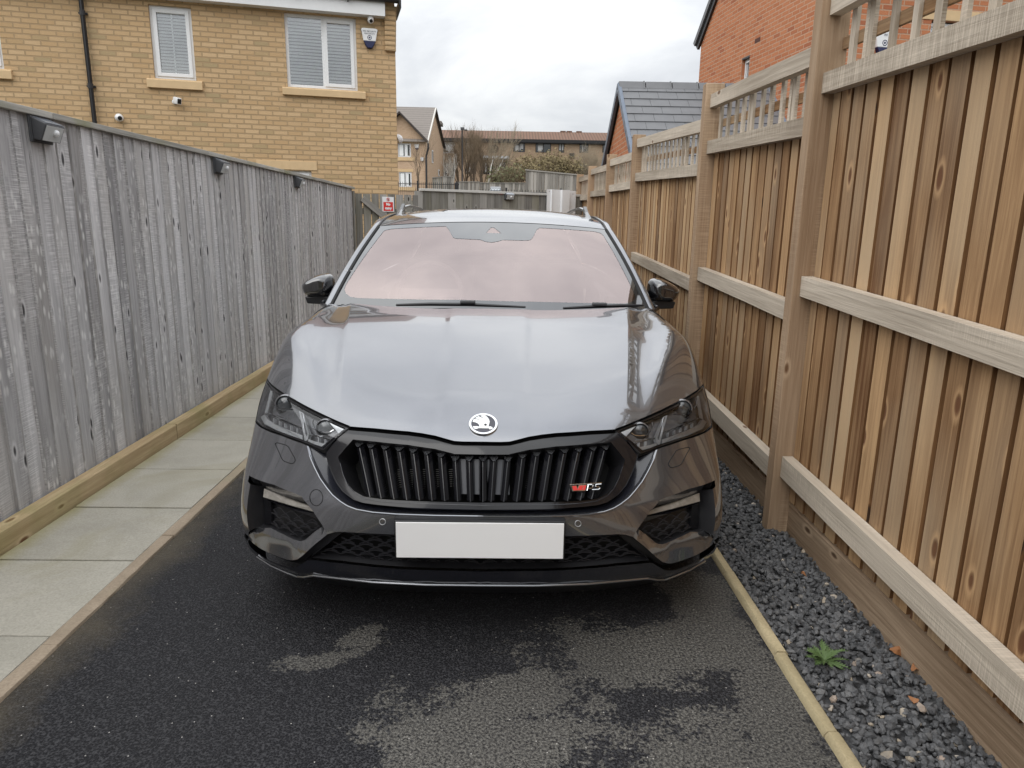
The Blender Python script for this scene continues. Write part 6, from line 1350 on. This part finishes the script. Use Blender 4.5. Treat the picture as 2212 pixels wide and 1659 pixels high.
# ---- glasshouse, sides, roof, mirrors, wheels
def grid_mesh(name, fn, us, vs_, mat, parent=car, flip=False, smooth=True):
    V = [fn(u, v) for v in vs_ for u in us]; n = len(us); F = [(j*n+i, j*n+i+1, (j+1)*n+i+1, (j+1)*n+i) for j in range(len(vs_)-1) for i in range(n-1)]
    if flip: F = [f[::-1] for f in F]
    return mesh_part(name, V, F, mat, parent, None, smooth)
def ws(t, v, push=0.0):                     # windscreen: t -1..1 across, v 0..1 up
    a = abs(t); b0 = np.array([t*.795, 1.225+.195*a**2.0, .972]); b1 = np.array([t*.640, 1.895+.105*a**2.0, 1.405-.030*a*a]); p = b0+(b1-b0)*v
    return p+np.array([0, -.55, .83])*(.022*math.sin(math.pi*v)-push)
def ws_px(uv):                              # windscreen coordinates of picture points
    out = []
    for u, v in uv:
        d = ray(u, v); o = CAM-np.array([CX, CY, 0]); t, w = 0.0, .5
        best = None
        tt = np.linspace(-1, 1, 81); vv = np.linspace(0, 1.02, 60); P = np.array([[ws(a, b_) for a in tt] for b_ in vv]) if 'GR' not in globals() else globals()['GR']
        globals()['GR'] = P; q = P-o; k = (q @ RW); px_ = PPX+FPX*k[..., 0]/k[..., 2]; py_ = PPY+FPX*k[..., 1]/k[..., 2]; D2 = (px_-u)**2+(py_-v)**2; i = np.unravel_index(np.argmin(D2), D2.shape)
        t, w = tt[i[1]], vv[i[0]]
        for _ in range(12):
            def pr(t, w): c = (ws(t, w)-o) @ RW; return np.array([PPX+FPX*c[0]/c[2]-u, PPY+FPX*c[1]/c[2]-v])
            f0 = pr(t, w); J = np.stack([(pr(t+1e-4, w)-f0)/1e-4, (pr(t, w+1e-4)-f0)/1e-4], 1); st_ = np.linalg.solve(J, f0); t, w = t-st_[0], w-st_[1]
        out.append((t, w))
    return np.array(out)
TS = np.linspace(-1, 1, 41); VSs = np.linspace(0, 1, 15)
def coated():
    m, t, b = newmat('coated_windscreen'); t.nodes.remove(b); o = N(t, 'ShaderNodeTexCoord').outputs['Object']
    n = N(t, 'ShaderNodeTexNoise', Vector=o, Scale=2.2, Detail=3.0)
    g = N(t, 'ShaderNodeBsdfGlossy', Color=(.80, .68, .655, 1), Roughness=.015); tr = N(t, 'ShaderNodeBsdfTransparent', Color=(.80, .74, .72, 1))
    fr = N(t, 'ShaderNodeFresnel', IOR=1.5); f = math_(t, 'ADD', math_(t, 'MULTIPLY', fr.outputs[0], .8), .37, True)
    mx = N(t, 'ShaderNodeMixShader', i0=f, i1=tr.outputs[0], i2=g.outputs[0]); t.links.new(mx.outputs[0], t.nodes['Material Output'].inputs[0]); return m
M['windscreen'] = coated()
M['frit'] = plain('black_glass_edge', (.012, .015, .018), .06, coat=1.0, spec=1.0, var=.1); M['frit'].node_tree.nodes['Principled BSDF'].inputs['Coat IOR'].default_value = 1.75
M['sideglass'] = glass('tinted_side_glass', (.012, .014, .016), .03, 1.0)
CLp = [(828.6, 500), (833, 497.5), (845, 495), (963, 489.2), (969, 496), (978.3, 513), (984, 515.5), (1037.8, 518), (1048, 522), (1060.8, 524), (1075, 522), (1087, 518.5), (1130, 519.8), (1145.2, 519), (1151, 513), (1160, 496), (1166, 492.5), (1285, 500.5), (1298, 504), (1304, 510), (1371, 636), (1372, 645), (1366, 652), (1350.6, 656), (1200, 653), (1000, 648), (771, 643.8), (756, 641), (747, 634), (744, 624.7), (748, 614)]
CLc = ws_px(CLp); TRI = ws_px([(1060.5, 492), (1067, 492), (1083, 504.5), (1050, 503.5)])
# the whole screen in one triangulation: clear field, black border
oe = np.array([(-1, 0), (1, 0), (1, 1), (-1, 1)], float); cv_, ce_ = [], []
def addw(P, st=.04):
    Q = dens(np.concatenate([P, P[:1]]), st)[:-1]; i = len(cv_); cv_.extend(Q.tolist()); ce_.extend([(i+k, i+(k+1) % len(Q)) for k in range(len(Q))])
addw(oe, .05); addw(CLc); addw(TRI, .02)
gg = np.stack(np.meshgrid(np.linspace(-.97, .97, 50), np.linspace(.03, .97, 22)), -1).reshape(-1, 2); cva2 = np.array(cv_); gg = gg[np.array([np.linalg.norm(cva2-q, axis=1).min() > .012 for q in gg])]
r3 = delaunay_2d_cdt([Vector(p) for p in cv_+gg.tolist()], ce_, [], 0, 1e-6); wv = np.array([v[:] for v in r3[0]]); wf = np.array([f[:] for f in r3[2]]); wc = wv[wf].mean(1); clear = (pip(wc, CLc) | pip(wc, TRI))
def ws_part(name, mask, mat, push=0.0, parent=car):
    F = wf[mask]; idx = np.unique(F); mp = {k: i for i, k in enumerate(idx)}; V = [ws(*wv[k], push) for k in idx]; e = 1e-3
    nr = [np.cross(ws(wv[k][0]+e, wv[k][1])-ws(wv[k][0]-e, wv[k][1]), ws(wv[k][0], wv[k][1]+e)-ws(wv[k][0], wv[k][1]-e)) for k in idx]; nr = [q/np.linalg.norm(q) for q in nr]
    return mesh_part(name, V, [[mp[k] for k in f] for f in F], mat, parent, nr)
wsc = ws_part('windscreen', clear, M['windscreen']); ws_part('glass_border', ~clear, M['frit'], -.0012, wsc)
# roof, from the header to the tail
RZ = pch([(1.80, 1.388), (2.0, 1.432), (2.3, 1.472), (2.7, 1.498), (3.1, 1.503), (3.6, 1.488), (4.1, 1.45), (4.45, 1.40)]); RHW = pch([(1.8, .652), (2.05, .640), (2.6, .630), (3.4, .615), (4.45, .575)])
def roof(t, y): return (t*float(RHW(y)), y, float(RZ(y))-.032*t*t-.012*abs(t)**6)
YS = np.linspace(0, 1, 26)
def roof_fn(t, k): y0 = 1.905+.105*abs(t)**2.0; a = np.array(roof(t, y0+(4.45-y0)*k)); f = min(1, k/.09); e = ws(t, 1.012); d_ = np.array(roof(t, y0)); return a+(e-d_)*(1-f)**2
rf_ = grid_mesh('roof', roof_fn, np.linspace(-1, 1, 41), YS, M['paint'])
BELT = pch([(1.40, 1.005), (2.0, 1.015), (3.0, 1.035), (4.0, 1.06), (4.5, 1.06)]); BSX = pch([(1.38, .815), (1.6, .845), (2.2, .862), (3.2, .858), (4.0, .835), (4.5, .79)])
for s in (1, -1):
    # A-pillar and cant rail: a rounded band outside the windscreen and roof edge
    def edge(k):                                  # k 0..1 up the pillar, 1..2 along the roof
        if k <= 1: return np.array(ws(1.0, k))
        return np.array(roof(1, 2.008+(4.45-2.008)*(k-1)))
    ks = np.concatenate([np.linspace(0.0, 1, 17), np.linspace(1, 2, 20)[1:]])
    def pil(j, k):
        e = edge(k); o = [(.000, .004), (.006, .006), (.012, .001)][0]; w_ = .060+.012*max(0, 1-k)
        prof = [(.012, .000, .004), (.030, .002, .006), (.044, .007, -.002), (.054, .016, -.018), (.060, .03, -.045), (.062, .036, -.070)]
        a, b_, c = prof[j]; q = e+np.array([a, b_ if k < 1.05 else 0, c]); return (s*q[0], q[1], q[2])
    grid_mesh('roof_pillar', lambda j, k: pil(j, k), list(range(6)), ks, M['paint'], flip=(s < 0))
    mb = MB(); mb.tube([(s*(p[0]+.004), p[1]-.001, p[2]-.001) for p in [edge(k) for k in np.linspace(.02, 1, 16)]], .0095, 6); mb.build('pillar_seal', M['rubber'], car, local=True, smooth=True)
    mb = MB(); mb.tube([(s*(p[0]+.006), p[1], p[2]+.002) for p in [edge(k) for k in np.linspace(1.0, 2, 20)]], .006, 5); mb.build('roof_gutter', M['satin_black'], car, local=True, smooth=True)
    def side(y, k):                               # side glass from belt line to rail
        lo_ = np.array([BSX(y)-.012, y, BELT(y)]); kk = 0
        if y < 2.04:
            f = min(1, max(0, (y-1.445)/(2.035-1.445))); e = np.array(ws(1.0, f)); hi_ = np.array([e[0]+.055, y+.02, e[2]-.045]); hi_[2] = max(hi_[2], lo_[2]+.001)
        else: e = np.array(roof(1, y)); hi_ = np.array([e[0]+.055, y, e[2]-.055])
        p = lo_+(hi_-lo_)*k; p[0] += .018*math.sin(math.pi*k); return (s*p[0], p[1], p[2])
    for nm, a, b_, mt in (('side_window', 1.47, 2.42, 'sideglass'), ('window_pillar', 2.42, 2.53, 'gloss_black'), ('side_window', 2.53, 3.38, 'sideglass'), ('window_pillar', 3.38, 3.48, 'gloss_black'), ('side_window', 3.48, 4.25, 'sideglass'), ('rear_pillar', 4.25, 4.47, 'paint')):
        grid_mesh(nm, side, np.linspace(a, b_, 10), np.linspace(0, 1, 8), M[mt], flip=(s < 0))
    def sidepanel(y, k):
        zb, zt = .19, float(BELT(y)); z = zb+(zt-zb)*k; x = float(SID(z)); bx = float(BSX(y)); f = sst(.86, 1.0, np.array(z)); x = x*(1-f)+bx*f if z > .86 else x; tk = .0 if y < 3.9 else .10*((y-3.9)/.7)**2; return (s*(x-tk), y, z)
    def holed(y0, y1):
        ys, zs = np.linspace(y0, y1, 26), np.linspace(0, 1, 26); V = [sidepanel(y, k) for k in zs for y in ys]; n = len(ys); F = []
        for j in range(25):
            for i in range(25):
                c = np.mean([V[j*n+i], V[j*n+i+1], V[(j+1)*n+i], V[(j+1)*n+i+1]], 0)
                if (c[1]-3.612)**2+(c[2]-.335)**2 > .362**2: f = (j*n+i, j*n+i+1, (j+1)*n+i+1, (j+1)*n+i); F.append(f if s > 0 else f[::-1])
        return V, F
    for nm, a, b_ in (('front_door', 1.474, 2.50), ('rear_door', 2.504, 3.40), ('rear_wing', 3.404, 4.60)):
        V, F = holed(a, b_); d_ = mesh_part(nm, V, F, M['paint'])
        if 'door' in nm:
            y = b_-.16; mb = MB(); mb.tube([(s*.913, y-.11, .875), (s*.940, y-.09, .878), (s*.940, y+.09, .882), (s*.913, y+.11, .884)], .011, 6); mb.build('door_handle', M['paint'], d_, local=True, smooth=True)
    # wing top between bonnet and pillar foot
    V = []; ys = np.linspace(1.38, 1.50, 5)
    mb = MB(); mb.tube([(s*.80, 1.40, .985), (s*.845, 1.47, .995), (s*.85, 2.4, 1.012), (s*.85, 3.4, 1.035), (s*.82, 4.2, 1.055)], .012, 6); mb.build('belt_trim', M['gloss_black'], car, local=True, smooth=True)
    # roof rail on two feet
    P = [(s*.585, 2.36, float(RZ(2.36))-.045), (s*.588, 2.46, float(RZ(2.46))-.024), (s*.590, 2.62, float(RZ(2.62))-.002), (s*.592, 2.9, float(RZ(2.9))+.010), (s*.590, 3.4, float(RZ(3.4))+.012), (s*.575, 3.85, float(RZ(3.85))+.012), (s*.565, 4.05, float(RZ(4.05))-.02), (s*.56, 4.12, float(RZ(4.12))-.045)]
    mb = MB(); prev = None
    for k, p in enumerate(P):
        w = .012 if k not in (0, 7) else .020; h = .009 if k not in (0, 7) else .006; ring = [(p[0]-w, p[1], p[2]-h), (p[0]+w, p[1], p[2]-h), (p[0]+w, p[1], p[2]+h*.5), (p[0]+w*.5, p[1], p[2]+h), (p[0]-w*.5, p[1], p[2]+h), (p[0]-w, p[1], p[2]+h*.5)]
        if prev:
            for c in range(6): mb.face([prev[c], prev[(c+1) % 6], ring[(c+1) % 6], ring[c]])
        else: mb.face(ring[::-1])
        prev = ring
    mb.face(prev); rr = mb.build('roof_rail', plain('roof_rail_grey', (.06, .063, .068), .25, coat=.8), car, local=True, smooth=True, auto=50)
    for a, b_ in ((2.36, 2.62), (3.85, 4.12)):
        mb = MB(); mb.prism([(a, float(RZ(a))-.055), (b_, float(RZ(b_))-.055), (b_ if a < 3 else b_-.02, float(RZ(b_))+(.022 if a < 3 else -.04)), (a+.02 if a < 3 else a, float(RZ(a))+(-.04 if a < 3 else .022))], s*.588-.010 if s > 0 else s*.588-.010, s*.588+.010, 'x')
        mb.build('rail_foot', M['gloss_black'], rr, local=True)
    # door mirror
    def mirror_shell(name, outline, ys_, mat, scale, parent):
        mb = MB(); rings = []; c = np.mean(outline, 0)
        for y, k in zip(ys_, scale): rings.append([(s*(c[0]+(x-c[0])*k), y, c[1]+(z-c[1])*k) for x, z in outline])
        n = len(outline)
        for a, b_ in zip(rings[:-1], rings[1:]):
            for i in range(n): f = [a[i], a[(i+1) % n], b_[(i+1) % n], b_[i]]; mb.face(f if s > 0 else f[::-1])
        mb.face(rings[0][::-1] if s > 0 else rings[0]); mb.face(rings[-1] if s > 0 else rings[-1][::-1])
        o = mb.build(name, mat, parent, local=True, smooth=True, merge=True); sm = o.modifiers.new('round', 'SUBSURF'); sm.levels = 2; sm.render_levels = 2; return o
    MO = [(.838, 1.006), (.90, 1.000), (.985, 1.002), (1.004, 1.030), (1.014, 1.068), (.990, 1.091), (.93, 1.122), (.872, 1.132), (.842, 1.110)]
    mo = mirror_shell('door_mirror', [(x, z) for x, z in MO], [1.630, 1.636, 1.665, 1.71, 1.765, 1.775], M['piano'], [.5, .68, .90, 1.0, 1.0, .93], car)
    mb = MB(); mb.face([(s*(.912+(x-.912)*.86), 1.772, 1.06+(z-1.06)*.86) for x, z in MO][::(-1 if s > 0 else 1)]); mb.build('mirror_glass', M['sideglass'], mo, local=True)
    mb = MB(); mb.prism([(s*.80, .965), (s*.975, .972), (s*.985, 1.008), (s*.90, 1.012), (s*.80, 1.008)][::s], 1.665, 1.745, 'y'); mb.build('mirror_foot', M['satin_black'], mo, local=True, bevel=.006)
    # wheels
    for y in (.925, 3.612):
        T = Matrix.Translation((s*.80, y, .335)) @ Matrix.Rotation(s*math.pi/2, 4, 'Y')
        mb = MB(); mb.lathe([(.235, -.11), (.31, -.11), (.330, -.085), (.335, -.05), (.335, .05), (.330, .085), (.31, .105), (.235, .10)], 40, T); w_ = mb.build('wheel', M['rubber'], car, local=True, smooth=True)
        mb = MB(); mb.lathe([(.24, .10), (.228, .102), (.222, .07), (.222, -.1)], 40, T)
        for k in range(5):
            a = 2*math.pi*k/5; Rk = T @ Matrix.Rotation(a, 4, 'Z'); mb.prism([(-.035, .04), (.035, .04), (.022, .226), (-.022, .226)], .072, .095, 'z', M=Rk)
        mb.lathe([(.065, .07), (.065, .098), (0, .1)], 20, T); mb.build('rim', M['gloss_black'], w_, local=True)
    n = 20
    for y in (.925, 3.612):
        mb = MB()
        for k in range(n):
            a, b_ = math.radians(-20+220*k/n), math.radians(-20+220*(k+1)/n); P = [(s*xx, y+.372*math.cos(q), .335+.372*math.sin(q)) for xx in (.905, .62) for q in (a, b_)]; mb.face([P[0], P[1], P[3], P[2]])
        mb.build('wheel_arch', M['satin_black'], car, local=True)
# cowl, tail, floor
grid_mesh('cowl_panel', lambda t, k: (t*.78, 1.10+.20*abs(t)**2.2+.16*k-.04, .955+.025*k), np.linspace(-1, 1, 21), [0, 1], M['satin_black'])
mb = MB(); TP_ = [(4.60, .22), (4.66, .30), (4.69, .50), (4.66, .68), (4.62, .80), (4.60, 1.0), (4.56, 1.06), (4.45, 1.395)]
def tail(t, k): i = min(int(k), 6); f = k-i; y = TP_[i][0]+(TP_[i+1][0]-TP_[i][0])*f; z = TP_[i][1]+(TP_[i+1][1]-TP_[i][1])*f; w = np.interp(z, [.2, .9, 1.06, 1.395], [.80, .80, .78, .575]); return (t*w, y-.10*abs(t)**4, z)
grid_mesh('tailgate', tail, np.linspace(-1, 1, 21), np.linspace(0, 7, 22), M['paint'])
mb = MB(); mb.box((-.78, .55, .17), (.78, 4.5, .20)); mb.build('floor_pan', M['satin_black'], car, local=True)
mb = MB(); mb.box((-.70, .30, .30), (.70, .34, .56)); mb.build('bulkhead', M['seal'], car, local=True)
# wipers
for L, J in (([(857, 666.5), (930, 664.8), (1010, 665.5), (1135, 671)], (994, 1028, 660, 668)), ([(1216, 673.5), (1290, 669.5), (1340, 668), (1388, 667)], (1274, 1312, 664, 673))):
    c = ws_px(L); q = np.array([ws(t, w, -.022) for t, w in c]); pts = [q[0]+(q[-1]-q[0])*0]; mb = MB(); mb.tube(q.tolist(), [.006, .009, .009, .005], 6); wi = mb.build('wiper', M['satin_black'], car, local=True, smooth=True)
    c = ws_px([((J[0]+J[1])/2, (J[2]+J[3])/2)]); p = ws(*c[0], -.034); mb = MB(); mb.box((p[0]-.036, p[1]-.012, p[2]-.008), (p[0]+.036, p[1]+.012, p[2]+.008)); mb.build('wiper_joint', M['dark_grey'], wi, local=True, bevel=.005)
# cabin seen dimly through the coated screen
M['dash'] = plain('dashboard', (.14, .13, .125), .7); M['seat'] = plain('seat_cloth', (.09, .085, .085), .9)
mb = MB()
def dsh(t, k): return (t*.74, 1.42+.42*k, 1.0-.06*k+.05*math.exp(-((t+.36)/.22)**2)*math.sin(math.pi*min(1, k*1.2)))
grid_mesh('dashboard', dsh, np.linspace(-1, 1, 31), np.linspace(0, 1, 8), M['dash'])
T = Matrix.Translation((-.36, 1.98, 1.0)) @ Matrix.Rotation(math.radians(68), 4, 'X'); mb = MB(); mb.tube([tuple(T @ Vector((.185*math.cos(a), .185*math.sin(a), 0))) for a in np.linspace(0, 2*math.pi, 33)], .016, 8)
mb.box((-.17, -.02, -.01), (.17, .03, .01), M=T); mb.build('steering_wheel', M['dash'], car, local=True, smooth=True)
for x in (-.37, .37):
    mb = MB(); T = Matrix.Translation((x, 2.62, .55)) @ Matrix.Rotation(math.radians(-14), 4, 'X'); mb.box((-.24, -.06, 0), (.24, .06, .62), M=T); st_ = mb.build('seat', M['seat'], car, local=True, bevel=.05, smooth=True)
    mb = MB(); mb.box((-.13, -.05, .66), (.13, .05, .84), M=T); mb.build('headrest', M['seat'], st_, local=True, bevel=.04, smooth=True)
mb = MB(); mb.box((-.66, 3.3, .5), (.66, 3.45, 1.15)); mb.build('rear_seat', M['seat'], car, local=True, bevel=.05, smooth=True)
mb = MB(); mb.box((-.12, 1.90, 1.268), (.12, 1.93, 1.325)); mb.build('rear_view_mirror', M['black'], car, local=True, bevel=.015, smooth=True)
c = ws_px([(753, 587)]); p = ws(*c[0], -.001); mb = MB(); mb.box((p[0]-.02, p[1]-.004, p[2]-.005), (p[0]+.03, p[1]+.002, p[2]+.006)); mb.build('screen_sticker', M['white'], wsc, local=True)
